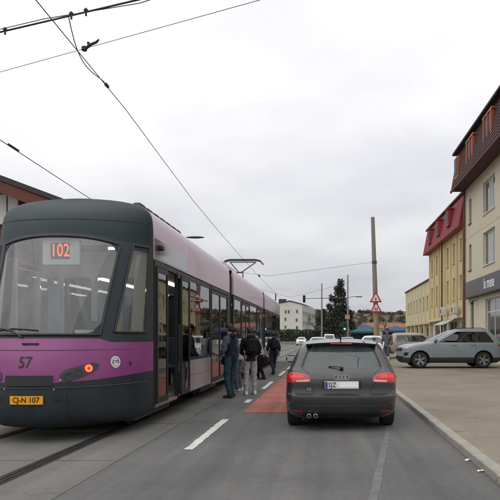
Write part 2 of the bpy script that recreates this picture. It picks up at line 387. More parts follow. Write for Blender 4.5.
# side profile of half widths and the nose line (local y, nose towards -y, coupled to z)
HW = [(.20,1.06),(.26,1.15),(.36,1.195),(.6,1.2),(2.8,1.2),(3.15,1.197),(3.33,1.185),(3.44,1.15),(3.52,1.07),(3.60,.86),(3.655,.53),(3.68,.18)]
Y0 = [(.20,.26),(.27,.10),(.38,.03),(.6,0.),(.9,.015),(1.2,.07),(1.45,.18),(2.0,.41),(2.5,.66),(2.95,.90),(3.15,1.01),(3.33,1.16),(3.44,1.30),(3.52,1.42),(3.60,1.55),(3.655,1.63),(3.68,1.66)]
NB = 1.68
def nhw(z): return interp(HW, z)[0]
def nose(s, z):
    a = nhw(z); y0 = interp(Y0, z)[0]; q = min(abs(s), 1.)
    return Vector((a*s, y0 + (NB-y0)*(1-(1-q**2.05)**.5), z))
def nose_n(s, z):
    e = .01; s = max(-.97, min(.97, s))
    n = (nose(s+e, z)-nose(s-e, z)).cross(nose(s, z+e)-nose(s, z-e)); return n.normalized()
def nose_at(x, z, off=.004):
    s = x/nhw(z); return nose(s, z) + nose_n(s, z)*off
# columns: s at z=1.47 and at z=2.95
CS = [(0,0),(.12,.13),(.24,.26),(.36,.39),(.46,.50),(.56,.61),(.645,.72),(.665,.745),(.71,.80),(.745,.835),(.76,.85),(.80,.875),(.845,.905),(.885,.93),(.92,.95),(.955,.97),(.975,.98),(.99,.99),(1,1)]
ZS = [.20,.23,.27,.32,.38,.48,.6,.7,.755,.765,.83,.86,.92,1.0,1.1,1.2,1.3,1.36,1.40,1.43,1.48,1.52,1.6,1.75,1.9,2.1,2.3,2.5,2.65,2.78,2.86,2.90,2.95,3.0,3.03,3.09,3.15,3.24,3.33,3.39,3.44,3.48,3.52,3.56,3.60,3.63,3.655,3.67,3.68]
def col_s(k, z):
    t = max(0, min(1, (z-1.47)/(2.95-1.47))); return lerp(CS[k][0], CS[k][1], t)
def arch(s, z):
    w = max(0., 1-abs(z-2.95)/.30); return w*.115*min(1., abs(s)/.74)**2.4
def NV(sg, k, z):
    s = col_s(k, z); w = max(0., 1-abs(z-.83)/.28); zz = z+w*.085*s**2.5
    w = max(0., 1-abs(z-1.43)/.10); t = max(0, min(1, (s-.62)/.14)); zz -= w*.055*t*t*(3-2*t)
    zz -= arch(s, z)
    return nose(sg*s, zz)
G = {}
def put(g, *p): G.setdefault(g, MB()).face(*p)
for i in range(len(ZS)-1):
    z0, z1 = ZS[i], ZS[i+1]; zm = (z0+z1)/2
    for k in range(len(CS)-1):
        sm = (CS[k][0]+CS[k+1][0])/2
        for sg in (-1, 1):
            q = [NV(sg, k, z0), NV(sg, k+1, z0), NV(sg, k+1, z1), NV(sg, k, z1)]
            if sg < 0: q.reverse()
            if zm < .76: g = 'bumper'
            elif zm < .83: g = 'bumper'
            elif zm < 1.43: g = 'purple'
            elif zm < 3.0 and 1.48 < zm < 2.95 and k < 6: g = 'windshield'
            elif 1.52 < zm < 2.86 and 10 <= k < 16: g = 'cabR' if sg > 0 else 'cabL'
            elif zm < 3.0: g = 'frame'
            else: g = 'cap'
            put(g, *q)
G['bumper'].build('bumper', m_slate, tram, 50, True)
nosep = G['purple'].build('nose_panel', m_purple, tram, 50, True)
G['frame'].build('windshield_frame', m_slate, tram, 50, True)
G['cap'].build('roof_cap', m_cap, tram, 50, True)
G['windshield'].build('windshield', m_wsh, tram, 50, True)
G['cabR'].build('cab_side_window', m_cgl, tram, 50, True); G['cabL'].build('cab_side_window', m_cgl, tram, 50, True)
# black rubber surround of the windshield and cab windows; crease lines
def ntube(sz, r, name, mat, off=.004, n=8, parent=tram):
    b = MB(); b.tube([nose(s, z)+nose_n(s, z)*off for (s, z) in sz], r, n); return b.build(name, mat, parent, 60)
wl = [(lerp(-.645,.645,i/24), 1.48) for i in range(25)] + [(lerp(.645,.72,i/10), lerp(1.48,2.845,i/10)) for i in range(1, 11)] + [(lerp(.72,-.72,i/24), 2.95-arch(lerp(.72,-.72,i/24), 2.95)) for i in range(1, 25)] + [(lerp(-.72,-.645,i/10), lerp(2.845,1.48,i/10)) for i in range(1, 11)]
ntube(wl, .022, 'windshield_seal', m_blk)
for sg in (-1, 1):
    cl = [(lerp(.76,.975,i/8)*sg, 1.52) for i in range(9)] + [(lerp(.975,.98,i/8)*sg, lerp(1.52,2.86,i/8)) for i in range(1, 9)] + [(lerp(.98,.85,i/8)*sg, 2.86) for i in range(1, 9)] + [(lerp(.85,.76,i/8)*sg, lerp(2.86,1.52,i/8)) for i in range(1, 9)]
    ntube(cl, .02, 'cab_window_seal', m_blk)
    # pale inner reveal of the cab window
    b = MB()
    for i in range(8):
        a, c = lerp(1.5, 2.86, i/8), lerp(1.5, 2.86, (i+1)/8)
        for (s0, d0, s1, d1) in ((.975, .02, .93, .12),):
            b.face(nose(s0*sg, a)-nose_n(s0*sg, a)*d0, nose(s0*sg, c)-nose_n(s0*sg, c)*d0, nose(s1*sg, c)-nose_n(s1*sg, c)*d1, nose(s1*sg, a)-nose_n(s1*sg, a)*d1)
    b.build('cab_window_reveal', m_int, tram)
ntube([(lerp(-.97,.97,i/40), 3.24) for i in range(41)], .006, 'cap_crease', m_blk, .0)
ntube([(lerp(-.985,.985,i/40), .76) for i in range(41)], .010, 'bumper_crease', m_dkgrey, .0)
ntube([(lerp(-.9,.9,i/30), 1.27+.0*i) for i in range(31)], .003, 'panel_seam', m_blk, .0)
for s in (-.40, .40): ntube([(s, lerp(.24, .74, i/6)) for i in range(7)], .0035, 'panel_seam', m_blk, .0)
def npatch(poly, off, name, mat, parent=tram, sub=6):
    b = MB(); P = []
    n = len(poly)
    for i in range(n):
        (a, c), (d, e) = poly[i], poly[(i+1) % n]
        for k in range(sub): P.append((lerp(a, d, k/sub), lerp(c, e, k/sub)))
    cx = sum(p[0] for p in P)/len(P); cz = sum(p[1] for p in P)/len(P)
    rings = []
    for t in (1., .66, .33):
        rings.append([(lerp(cx, p[0], t), lerp(cz, p[1], t)) for p in P])
    S = lambda q: nose(*q)+nose_n(*q)*off
    m = len(P)
    for i in range(m):
        j = (i+1) % m
        b.face(nose(*P[i])-nose_n(*P[i])*.01, nose(*P[j])-nose_n(*P[j])*.01, S(P[j]), S(P[i]))
        for k in range(2): b.face(S(rings[k][i]), S(rings[k][j]), S(rings[k+1][j]), S(rings[k+1][i]))
        b.face(S(rings[2][i]), S(rings[2][j]), S((cx, cz)))
    return b.build(name, mat, parent, 40, True)
# rounded corners of the windshield opening
for sg in (-1, 1):
    for (s0, z0, ds_, dz_) in ((.645,1.48,-.19,.19),(.72,2.845,-.19,-.19)):
        pz = lambda s, z: z - (arch(s, 2.95)-arch(.72, 2.95) if z0 > 2 else 0.)
        P_ = [(s0+.012, z0)] + [(s0+.012*(1-i/6)+ds_*(1-math.cos(i/6*math.pi/2))*0+ds_*(i/6), z0) for i in range(1, 7)] + [(s0+ds_*(1-math.sin(a*math.pi/12)), z0+dz_*(1-math.cos(a*math.pi/12))) for a in range(1, 6)] + [(s0+.005, z0+dz_)]
        npatch([(s*sg, pz(s, z)) for (s, z) in P_], .004, 'windshield_corner', m_slate, sub=1)
for sg in (-1, 1):
    hl = npatch([(.325*sg,.88),(.355*sg,.845),(.42*sg,.845),(.52*sg,.89),(.62*sg,.965),(.66*sg,1.02),(.66*sg,1.07),(.615*sg,1.095),(.50*sg,1.06),(.37*sg,1.0),(.33*sg,.95)], .006, 'headlight', M('headlight_bezel', (.025,.02,.028), .12, coat=.5))
    def lampdisc(s, z, r, mat, nm):
        p = nose(s, z); n = nose_n(s, z); q = n.to_track_quat('Z', 'Y').to_matrix(); b = MB()
        b.lathe([(r*1.0, .0), (r, .014), (r*.86, .016), (r*.80, .009), (0.0005, .007)], n=20); b.v = [tuple(q @ Vector(v) + p + n*.003) for v in b.v]
        return b.build(nm, mat, hl, 40)
    lampdisc(.41*sg, .915, .06, m_dkgrey, 'main_lamp'); lampdisc(.49*sg, .965, .055, m_dkgrey, 'dipped_lamp')
    p = nose(.574*sg, 1.015); n = nose_n(.574*sg, 1.015); q = n.to_track_quat('Z', 'Y').to_matrix()
    b = MB(); b.lathe([(.064,.0),(.062,.012),(.03,.014),(.0005,.014)], n=20); b.v = [tuple(q @ Vector(v)+p+n*.003) for v in b.v]; b.build('marker_lens', m_redlens, hl, 40)
    b = MB(); b.lathe([(.046,.012),(.046,.026),(.028,.026),(.028,.012)], n=24); b.v = [tuple(q @ Vector(v)+p+n*.003) for v in b.v]; b.build('lit_ring', m_redlamp, hl, 40)
# number, plate, black bar, badge
text_obj('57', .215, 'fleet_number', m_ink, tram, lambda x, z: nose_at(x*1.0-.05, 1.10+z, .003), sx=.86, bold=.003)
b = MB(); n = 12
for i in range(n):
    x0, x1 = lerp(-.31, .31, i/n), lerp(-.31, .31, (i+1)/n)
    for (za, zb) in ((.795,.93),):
        b.face(nose_at(x0,za,.022), nose_at(x1,za,.022), nose_at(x1,zb,.022), nose_at(x0,zb,.022)); b.face(nose_at(x0,za,-.01), nose_at(x1,za,-.01), nose_at(x1,za,.022), nose_at(x0,za,.022)); b.face(nose_at(x0,zb,.022), nose_at(x1,zb,.022), nose_at(x1,zb,-.01), nose_at(x0,zb,-.01))
for x in (-.31, .31): b.face(nose_at(x,.795,-.01), nose_at(x,.795,.022), nose_at(x,.93,.022), nose_at(x,.93,-.01))
b.build('coupler_cover', m_blk, tram, 30, True)
b = MB()
for i in range(n):
    x0, x1 = lerp(-.235, .205, i/n), lerp(-.235, .205, (i+1)/n); za, zb = .55, .66
    b.face(nose_at(x0,za,.014), nose_at(x1,za,.014), nose_at(x1,zb,.014), nose_at(x0,zb,.014)); b.face(nose_at(x0,za,-.01), nose_at(x1,za,-.01), nose_at(x1,za,.014), nose_at(x0,za,.014)); b.face(nose_at(x0,zb,.014), nose_at(x1,zb,.014), nose_at(x1,zb,-.01), nose_at(x0,zb,-.01))
pl = b.build('licence_plate', m_plate_y, tram, 30, True)
kind(text_obj('CJ-N 107', .098, 'plate_lettering', m_ink, pl, lambda x, z: nose_at(x-.015, .605+z, .0165), sx=.95, bold=.002), 'stuff')
bx, bz = .945, 1.0
b = MB(); b.lathe([(.085,.0),(.085,.004),(.0005,.005)], n=28); p = nose_at(bx, 1.09, .002); q = nose_n(bx/1.2, 1.09).to_track_quat('Z','Y').to_matrix()
b.v = [tuple(q @ Vector(v)+p) for v in b.v]; bd = b.build('round_badge', m_white, tram, 40)
nb = nose_n(bx/1.2, 1.09); tx_ = Vector((0,0,1)).cross(nb).normalized(); 
text_obj('CTP', .062, 'badge_lettering', M('badge_grey', (.12,.12,.14), .6), bd, lambda x, z: p+nb*.009+tx_*x+Vector((0,0,z)), bold=.002)
b = MB(); b.lathe([(.062,.0062),(.062,.0085),(.056,.0085),(.056,.0062)], n=28); b.v = [tuple(q @ Vector(v)+p) for v in b.v]; b.build('badge_ring', MATS['badge_grey'], bd)
b = MB(); b.box(nose_at(1.07, 1.06, .004), (.03, .03, .05)); b.build('latch', m_ink, tram)
for x in (.33, -.33):
    b = MB(); b.ell(nose_at(x, .74 if x > 0 else .745, .004), (.014,.014,.014)); b.build('bolt', m_alu, tram, 40)
b = MB(); b.ell(nose_at(.40, .86, .004), (.016,.016,.02)); b.build('bolt', m_alu, tram, 40)
for x in (.36, -.40): b = MB(); b.box(nose_at(x, .615, .002), (.11, .02, .022)); b.build('grille_slot', m_blk, tram)
b = MB(); b.box(nose_at(-.02, 1.355, .006), (.22, .02, .022)); b.build('washer_panel', m_blk, tram)
# wiper
b = MB(); b.tube([nose_at(-.15,1.44,.02), nose_at(-.34,1.53,.035), nose_at(-.52,1.56,.035)], .012, 6); wi = b.build('wiper_arm', m_blk, tram, 40)
b = MB(); b.tube([nose_at(-.62,1.535,.02), nose_at(-.30,1.56,.02), nose_at(.05,1.535,.02)], .010, 6); b.build('wiper_blade', m_blk, wi, 40)
# destination board behind the glass
db = MB().rbox((.02, 1.00, 2.735), (.56, .05, .42), .01); dbo = db.build('destination_board', M('board_white', (.62,.66,.64), .6, emis=.0), tram)
ds = MB().bb(-.13, .15, .968, .974, 2.62, 2.86).build('display_screen', m_blk, dbo)
text_obj('102', .27, 'display_digits', m_orange, ds, lambda x, z: (x+.012, .964, 2.738+z), sx=.72, bold=.003)
# cab: dashboard, partition, driver seat
b = MB()
for i in range(16):
    s0, s1 = lerp(-.93,.93,i/16), lerp(-.93,.93,(i+1)/16)
    f = lambda s, d: Vector((nose(s,1.47).x*.95, nose(s,1.47).y+d, 1.44))
    b.face(f(s0,.06), f(s1,.06), Vector((f(s1,0).x, 1.2, 1.40)), Vector((f(s0,0).x, 1.2, 1.40)))
    b.face(f(s0,.06), f(s1,.06), f(s1,.06)-Vector((0,0,.25)), f(s0,.06)-Vector((0,0,.25)))
b.bb(-1.1, 1.1, 1.18, 1.24, .4, 1.395); b.build('dashboard', m_intd, tram)
MB().rbox((.50, .66, 1.50), (.28, .02, .11), .008).build('dash_card', m_white, tram)
b = MB(); b.bb(-1.17, .22, 2.62, 2.66, .42, 1.35); b.bb(.92, 1.17, 2.62, 2.66, .42, 2.66); b.bb(-1.1,1.1,2.62,2.66,2.50,3.3)
for x in (-1.14, -.72, -.12, .20): b.bb(x-.05, x+.05, 2.615, 2.665, 1.35, 2.5)
b.build('cab_partition', m_int, tram)
MB().bb(.26, .91, 2.63, 2.65, .45, 2.5).build('partition_glass', m_cgl, tram)
for (x0, x1) in ((-1.08,-.78),(-.66,-.18),(-.06,.14)): MB().bb(x0, x1, 2.63, 2.65, 1.36, 2.49).build('partition_glass', m_cgl, tram)
MB().rbox((-.78, 2.50, 1.85), (.22, .05, 1.0), .02).build('cab_curtain', M('pale_blue_curtain', (.25,.30,.38), .9, var=.2, vscale=5), tram)  # pale blue-grey curtain at the back of the cab
MB().bb(-.99, -.93, 1.5, 1.56, 1.42, 2.7).build('cab_post', m_white, tram)
MB().bb(-.68, .68, 1.08, 1.10, 2.74, 2.84).build('roller_blind', m_dkgrey, tram)
MB().rbox((.72, 2.45, 1.2), (.40, .25, 1.6), .03).build('equipment_cabinet', m_intd, tram)
b = MB(); b.rbox((0, 2.25, 1.15), (.5, .12, .75), .05); b.rbox((0, 2.0, .82), (.5, .5, .12), .05); b.rbox((0, 2.27, 1.62), (.3, .1, .2), .04); b.tube([(0,2.05,.42),(0,2.05,.8)], .06); b.build('driver_seat', m_intd, tram, 40)
for (x, y0, y1) in ((-.55,2.9,9.0),(.55,2.9,9.0),(-.55,10.1,18.2),(.55,10.1,18.2),(-.55,19.3,27.4),(.55,19.3,27.4)): MB().bb(x-.06, x+.06, y0, y1, 2.605, 2.63).build('ceiling_lamp', m_lamp, tram)
for (x, y) in ((.45, 1.9), (-.45, 1.9)): MB().bb(x-.30, x+.30, y-.05, y+.05, 2.90, 2.925).build('ceiling_lamp', m_lamp, tram)

# three articulated sections. spans: (y0, y1, [(kind, ya, yb)])
SECT = [(NB, 9.25, [('door',1.78,3.20),('win',3.95,6.40),('door',6.55,8.85)]),
        (9.95, 18.35, [('win',10.1,11.6),('door',11.75,13.65),('win',13.8,16.0),('door',16.1,18.0)]),
        (19.05, 27.6, [('win',19.2,20.6),('door',20.75,22.6),('win',22.75,24.9),('door',25.0,26.5)])]
PROF = [(nhw(z), z) for z in (2.72,2.8,3.0,3.15,3.26,3.33,3.39,3.44,3.48,3.52,3.56,3.60,3.63,3.655,3.67,3.68)]
ROOFCUT = 7
def fairing(y0, y1, lo, hi, mat, name, cuts=()):
    for sg in (-1, 1):
        ys = [y0]+list(cuts)+[y1]
        for a, c in zip(ys[:-1], ys[1:]):
            b = MB(); a2, c2 = (a+.004, c-.004)
            for (x0, za), (x1, zb) in zip(PROF[lo:hi], PROF[lo+1:hi+1]):
                b.face((sg*x0,a2,za), (sg*x0,c2,za), (sg*x1,c2,zb), (sg*x1,a2,zb))
            b.face(*[(sg*x, a2, z) for (x, z) in PROF[lo:hi+1]], (sg*(PROF[hi][0]-.1), a2, PROF[lo][1]))
            b.face(*[(sg*x, c2, z) for (x, z) in PROF[lo:hi+1]], (sg*(PROF[hi][0]-.1), c2, PROF[lo][1]))
            b.build(name, mat, tram, 40, True)
m_leaf = m_blk
def door(sg, ya, yb, openit=False):
    X = 1.2; w = (yb-ya)/2
    fr = MB(); fr.bb(sg*X-.05, sg*X+.012*sg if sg > 0 else sg*X+.05, ya-.06, ya, .33, 2.70) if sg > 0 else fr.bb(-X-.012, -X+.05, ya-.06, ya, .33, 2.70)
    if sg > 0: fr.bb(X-.05, X+.012, yb, yb+.06, .33, 2.70); fr.bb(X-.05, X+.008, ya, yb, 2.62, 2.70)
    else: fr.bb(-X-.012, -X+.05, yb, yb+.06, .33, 2.70); fr.bb(-X-.008, -X+.05, ya, yb, 2.62, 2.70)
    fr.build('door_frame', m_blk, tram)
    for k in (0, 1):
        a, c = ya+k*w+.006, ya+(k+1)*w-.006; xo = X-.012
        if openit:
            xo = X+.062
            if k == 0: a, c = ya+.02, ya+w-.02; xo = X+.014
            else: a, c = yb+.045, yb+w+.03
        lf = MB()
        def bar(p0, p1, z0, z1):
            x0, x1 = (xo-.018, xo+.018) if sg > 0 else (-xo-.018, -xo+.018); lf.bb(x0, x1, p0, p1, z0, z1)
        bar(a, a+.055, .36, 2.60); bar(c-.055, c, .36, 2.60); bar(a+.055, c-.055, .36, .46); bar(a+.055, c-.055, 2.52, 2.60)
        lo = lf.build('door_leaf', m_leaf, tram)
        g = MB(); g.bb(sg*xo-.004, sg*xo+.004, a+.05, c-.05, .45, 2.53); g.build('door_glass', m_tgl, lo)
        h = MB(); yy = c-.09 if k == 0 else a+.09; h.tube([(sg*(xo-.05), yy, .8), (sg*(xo-.05), yy, 1.7)], .014, 6); h.build('door_handle', m_alu, lo, 40)
for si, (y0, y1, items) in enumerate(SECT):
    cuts = [y0+(y1-y0)*t for t in (.34, .67)]
    fairing(y0, y1, 0, ROOFCUT, m_lilac, 'upper_panel', cuts)
    fairing(y0, y1, ROOFCUT, len(PROF)-1, m_lilac, 'roof_skin')
    b = MB(); b.bb(-.17, .17, y0+.01, y1-.01, 3.66, 3.685); b.build('roof_ridge', m_lilac, tram)
    b = MB(); b.bb(-1.16, 1.16, y0+.02, y1-.02, .33, .40); b.build('floor', m_intd, tram)
    b = MB(); b.bb(-1.10, 1.10, y0+.03 + (1.0 if si == 0 else 0), y1-.02, 2.635, 2.66); b.build('ceiling', m_int, tram)
    for sg in (-1, 1):
        segs = []; y = y0
        for (kd, a, c) in items:
            segs.append(('post', y, a)); segs.append((kd, a, c)); y = c
        segs.append(('post', y, y1))
        def sb(mb, p0, p1, z0, z1, out=.0, th=.05):
            x0, x1 = (1.2-th, 1.2+out) if sg > 0 else (-1.2-out, -1.2+th); mb.bb(x0, x1, p0, p1, z0, z1)
        for q, (kd, a, c) in enumerate(segs):
            if kd == 'post':
                if c-a < .02: continue
                a2, c2 = a, c
                if q > 0 and segs[q-1][0] == 'door': a2 = a+.062
                if q < len(segs)-1 and segs[q+1][0] == 'door': c2 = c-.062
                if c2-a2 < .015: continue
                if c2-a2 > .5:
                    mb = MB(); sb(mb, a2, c2, .98, 1.03); sb(mb, a2, a2+.06, 1.032, 2.6); sb(mb, c2-.06, c2, 1.032, 2.6); sb(mb, a2, c2, 2.602, 2.70); mb.build('window_post', m_blk, tram)
                    mb = MB(); sb(mb, a2+.06, c2-.06, 1.03, 2.6, -.012, .02); mb.build('window', m_tgl, tram)
                else:
                    mb = MB(); sb(mb, a2, c2, .98, 2.70); mb.build('window_post', m_blk, tram)
                mb = MB(); sb(mb, a2, c2, .33, .975, .002); mb.build('lower_panel', m_slate if (q == 0 and si == 0) else m_lgrey, tram)
            elif kd == 'win':
                mb = MB(); sb(mb, a, c, .98, 1.03); sb(mb, a, c, 2.60, 2.70); sb(mb, a, a+.04, 1.032, 2.598); sb(mb, c-.04, c, 1.032, 2.598); fo = mb.build('window_frame', m_blk, tram)
                mb = MB(); sb(mb, a+.04, c-.04, 1.03, 2.6, -.012, .02); mb.build('window_pane', m_tgl, fo)
                mb = MB(); sb(mb, a+.3, c-.3, 2.28, 2.30, .0, .02); mb.build('vent_bar', m_blk, fo)
                mid = (a+c)/2
                for (p0, p1) in ((a+.003, mid-.003), (mid+.003, c-.003)):
                    for (z0, z1) in ((.335, .66), (.666, .975)):
                        mb = MB(); sb(mb, p0, p1, z0, z1, .002); mb.build('lower_panel', m_lgrey, tram)
            else:
                door(sg, a, c, openit=(sg > 0 and si == 0 and a < 3))
                if sg > 0 or True:
                    mb = MB(); sb(mb, a, c, .30, .352, .006, .12); mb.build('door_sill', m_alu, tram)
    # seats and poles
    sbm = None
    yy = y0+1.9 if si == 0 else y0+.6
    while yy < y1-.5:
        near = [1 for (kd, a, c) in items if kd == 'door' and a-.3 < yy < c+.3]
        if not near:
            for x in (-.92, -.46, .92, .46) if not (si == 0 and yy < 4) else (-.92, -.46):
                if sbm is None:
                    mb = MB(); mb.rbox((0, 0, .43), (.42, .42, .07), .02); mb.rbox((0, .2, .74), (.42, .06, .6), .02); mb.bb(-.05,.05,-.1,.1,0,.4); sbm = mb.build('passenger_seat', m_seat, tram, 30)
                    o = sbm
                else: o = dup(sbm, tram)
                o.location = (x, yy, .40)
        yy += .85
    for (kd, a, c) in items:
        if kd == 'door':
            for (x, y) in ((.95, a-.1), (.95, c+.1), (.35, (a+c)/2)):
                if y < NB+.8: y = NB+.95
                MB().tube([(x, y, .4), (x, y, 2.64)], .018, 8).build('grab_pole', m_yel, tram, 40)
MB().tube([(1.06, 2.62, .42), (1.06, 2.62, 2.62)], .022, 8).build('grab_pole', m_white, tram, 40)
# rear closing wall, bellows between sections
b = MB(); b.bb(-1.18, 1.18, 27.6, 27.9, .33, 3.3); b.bb(-.9,.9,27.58,27.8,3.3,3.58); b.build('tail_wall', m_slate, tram)
for yb_ in (9.25, 18.35):
    for k in range(9):
        y = yb_+.04+k*.077; r = .05 if k % 2 else .015
        b = MB(); P = [(-1.16+r,.35),(1.16-r,.35),(1.16-r,3.28-r),(1.0,3.46-r),(-1.0,3.46-r),(-1.16+r,3.28-r)]; b.prism(P, (y, y+.07), 'Y'); b.build('bellows_fold', m_rub, tram)
# bogie skirts, wheels
for y in (2.4, 7.2, 14.2, 21.6, 25.6):
    for dy in (-.55, .55):
        for x in (-.72, .72):
            b = MB(); b.lathe([(.0005,-.06),(.24,-.06),(.30,-.05),(.30,.05),(.24,.06),(.0005,.06)], (x, y+dy, .30+.017), 'X', 20); b.build('wheel', m_steel, tram, 40)
    b = MB(); b.bb(-1.0, 1.0, y-1.0, y+1.0, .14, .32); b.build('bogie_frame', m_intd, tram)
# roof equipment: low box with grille, pods, pantograph
b = MB(); b.rbox((.78, 3.55, 3.60), (.20, 3.0, .16), .03); b.build('roof_rail_box', m_blk, tram)
for k in range(7): MB().rbox((.78, 2.3+k*.42, 3.70), (.14, .30, .06), .02).build('roof_vent', m_dkgrey, tram)
for (x, y, w, l, h) in ((-.1,5.6,1.3,2.2,.22),(0,12.3,1.4,2.4,.24),(0,22.5,1.3,2.6,.22)): MB().rbox((x, y, 3.68+h/2-.02), (w, l, h), .06).build('roof_unit', m_lilac, tram, 30)
pan = MB().rbox((0, 18.9-.3, 3.74), (1.0, 1.1, .10), .03).build('pantograph_base', m_dkgrey, tram)
PZ = 5.12; PYc = 20.6; ins = []
for x in (-.4, .4):
    for y in (18.2, 19.0): MB().lathe([(.05,0),(.06,.03),(.04,.05),(.06,.08),(.04,.1),(.05,.13)], (x, y, 3.62), n=10).build('insulator', m_rub, pan, 30)
b = MB(); b.tube([(-.35,18.2,3.82),(-.12,19.6,4.42)], .03, 8); b.tube([(.35,18.2,3.82),(.12,19.6,4.42)], .03, 8); b.tube([(-.16,19.6,4.42),(.16,19.6,4.42)], .035, 8); b.build('lower_arm', m_dkgrey, pan, 40)
b = MB(); b.tube([(-.06,19.6,4.42),(-.62,PYc,PZ-.10)], .026, 8); b.tube([(.06,19.6,4.42),(.62,PYc,PZ-.10)], .026, 8); b.tube([(-.62,PYc,PZ-.10),(.62,PYc,PZ-.10)], .026, 8); b.build('upper_arm', m_dkgrey, pan, 40)
for dy in (-.16, .16):
    b = MB(); b.tube([(-.95,PYc+dy,PZ-.2),(-.82,PYc+dy,PZ-.05),(-.6,PYc+dy,PZ),(.6,PYc+dy,PZ),(.82,PYc+dy,PZ-.05),(.95,PYc+dy,PZ-.2)], .032, 8); b.build('contact_strip', m_dkgrey, pan, 40)
MB().bb(1.188, 1.2055, NB+.07, 3.95, 2.74, 3.06).build('side_display', M('side_display_glass', (.10,.10,.105), .08, coat=.6), tram)
# mirror camera above the first door
b = MB(); b.rbox((1.24, 1.98, 2.93), (.09, .16, .09), .02); b.build('side_camera', m_blk, tram)
# ------------------------------------------------------------------ cars (local: front +y, ground z=0)
m_tyre = M('tyre_rubber', (.016,.016,.017), .85, var=.3, vscale=12, bump=.3)
m_rimd = M('alloy_rim', (.33,.335,.345), .35, .8, .1, 8)
m_carglass = glass('car_glass', (.50,.545,.54), ior=1.65, dust_sheen=.05, dcol=(.4,.42,.42))
m_carglassd = glass('car_glass_dark', (.10,.115,.12), ior=1.65)
m_carint = M('car_interior', (.035,.035,.037), .8, var=.2)
m_under = M('underbody', (.012,.012,.012), .9)
m_chrome = M('chrome', (.62,.62,.63), .15, 1., .03)
m_taillens = M('tail_lens', (.42,.012,.018), .18, coat=.7, var=.1)
m_brake = M('brake_lit', (.75,.03,.03), .2, emis=.35, var=.05)
m_clear = M('clear_lens', (.55,.56,.58), .12, coat=.8, var=.08)
m_platew = M('plate_white', (.70,.70,.68), .4, var=.03)
m_plateb = M('plate_blue', (.02,.06,.32), .4)
m_hclear = M('head_lens', (.30,.31,.33), .1, coat=.9, var=.3, vscale=14)

class Shape:
    def __init__(s, tab, side_bow=.035): s.tab = tab; s.k = side_bow
    def pt(s, seg, f, z, sg=1):
        yr, yf, hw, rr, rf, br, bf = interp(s.tab, z)
        ryr, ryf = rr*1.25, rf*1.6
        ya, yb = yr+br+ryr, yf-bf-ryf          # ends of the straight side
        ym, hl = (yr+yf)/2, (yf-yr)/2
        def sx(y): return hw*(1-s.k*abs((y-ym)/hl)**3)
        xr, xf = sx(ya)-rr, sx(yb)-rf
        if seg == 'R': x = xr*f; y = yr+br*(abs(f)**2.2)
        elif seg == 'RC': t = f*math.pi/2; x = xr+rr*math.sin(t); y = yr+br+ryr*(1-math.cos(t))
        elif seg == 'S': y = lerp(ya, yb, f); x = sx(y)
        elif seg == 'FC': t = f*math.pi/2; x = xf+rf*math.cos(t); y = yb+ryf*math.sin(t)
        else: x = xf*(1-f); y = yf-bf*((1-f)**2.2)
        return Vector((sg*x, y, z))
    def rear(s, x, z, off=0.):
        # point on the tail at lateral position x (tail face and corner), pushed outwards
        lo, hi = 0., 2.
        def P(u): return s.pt('R', u, z) if u <= 1 else s.pt('RC', u-1, z)
        for _ in range(30):
            m = (lo+hi)/2
            if P(m).x < abs(x): lo = m
            else: hi = m
        u = (lo+hi)/2; p = P(u); d = P(min(2, u+.01))-P(max(0, u-.01)); n = Vector((d.y, -d.x, 0)).normalized()
        dz = (s.pt('R', .5, z+.02).y-s.pt('R', .5, z-.02).y)/.04
        n = Vector((n.x, n.y, dz*.9)).normalized() if False else n
        p = p + n*off
        return Vector((p.x*(1 if x >= 0 else -1), p.y, p.z))
    def front(s, x, z, off=0.):
        lo, hi = 0., 2.
        def P(u): return s.pt('F', 1-u, z) if u <= 1 else s.pt('FC', 2-u, z)
        for _ in range(30):
            m = (lo+hi)/2
            if P(m).x < abs(x): lo = m
            else: hi = m
        u = (lo+hi)/2; p = P(u); d = P(min(2, u+.01))-P(max(0, u-.01)); n = Vector((-d.y, d.x, 0)).normalized(); p = p+n*off
        return Vector((p.x*(1 if x >= 0 else -1), p.y, p.z))
    def side(s, y, z, sg=1, off=0.):
        yr, yf, hw, rr, rf, br, bf = interp(s.tab, z); ya, yb = yr+br+rr*1.25, yf-bf-rf*1.6
        f = (y-ya)/(yb-ya)
        if f < 0:
            t = math.acos(max(-1, min(1, 1-(y-yr-br)/(rr*1.25)))); p = s.pt('RC', t/(math.pi/2), z)
        elif f > 1:
            t = math.asin(max(0, min(1, (y-yb)/(rf*1.6)))); p = s.pt('FC', t/(math.pi/2), z)
        else: p = s.pt('S', f, z)
        return Vector(((p.x+off)*sg, p.y, p.z))
def clip_plane(poly, p0, n):
    ins, outs = [], []
    m = len(poly); d = [(v-p0).dot(n) for v in poly]
    for i in range(m):
        j = (i+1) % m; a, b = poly[i], poly[j]
        if d[i] <= 0: ins.append(a)
        if d[i] >= 0: outs.append(a)
        if d[i]*d[j] < 0:
            q = a+(b-a)*(d[i]/(d[i]-d[j])); ins.append(q); outs.append(q)
    return ins, outs
def cut_arches(mb, wheels, r, zc, xmin):
    out = MB()
    for f in mb.f:
        polys = [[Vector(mb.v[i]) for i in f]]
        for wy in wheels:
            nxt = []
            for P in polys:
                if max(abs(v.x) for v in P) < xmin or min(v.y for v in P) > wy+r or max(v.y for v in P) < wy-r or min(v.z for v in P) > zc+r: nxt.append(P); continue
                rem = P; N_ = 26
                for k in range(N_):
                    t = 2*math.pi*(k+.5)/N_; n = Vector((0, math.cos(t), math.sin(t))); p0 = Vector((0, wy, zc))+n*r*math.cos(math.pi/N_)
                    ins, outs = clip_plane(rem, p0, n)
                    if len(outs) >= 3: nxt.append(outs)
                    rem = ins
                    if len(rem) < 3: break
            polys = nxt
        for P in polys: out.face(*P)
    return out
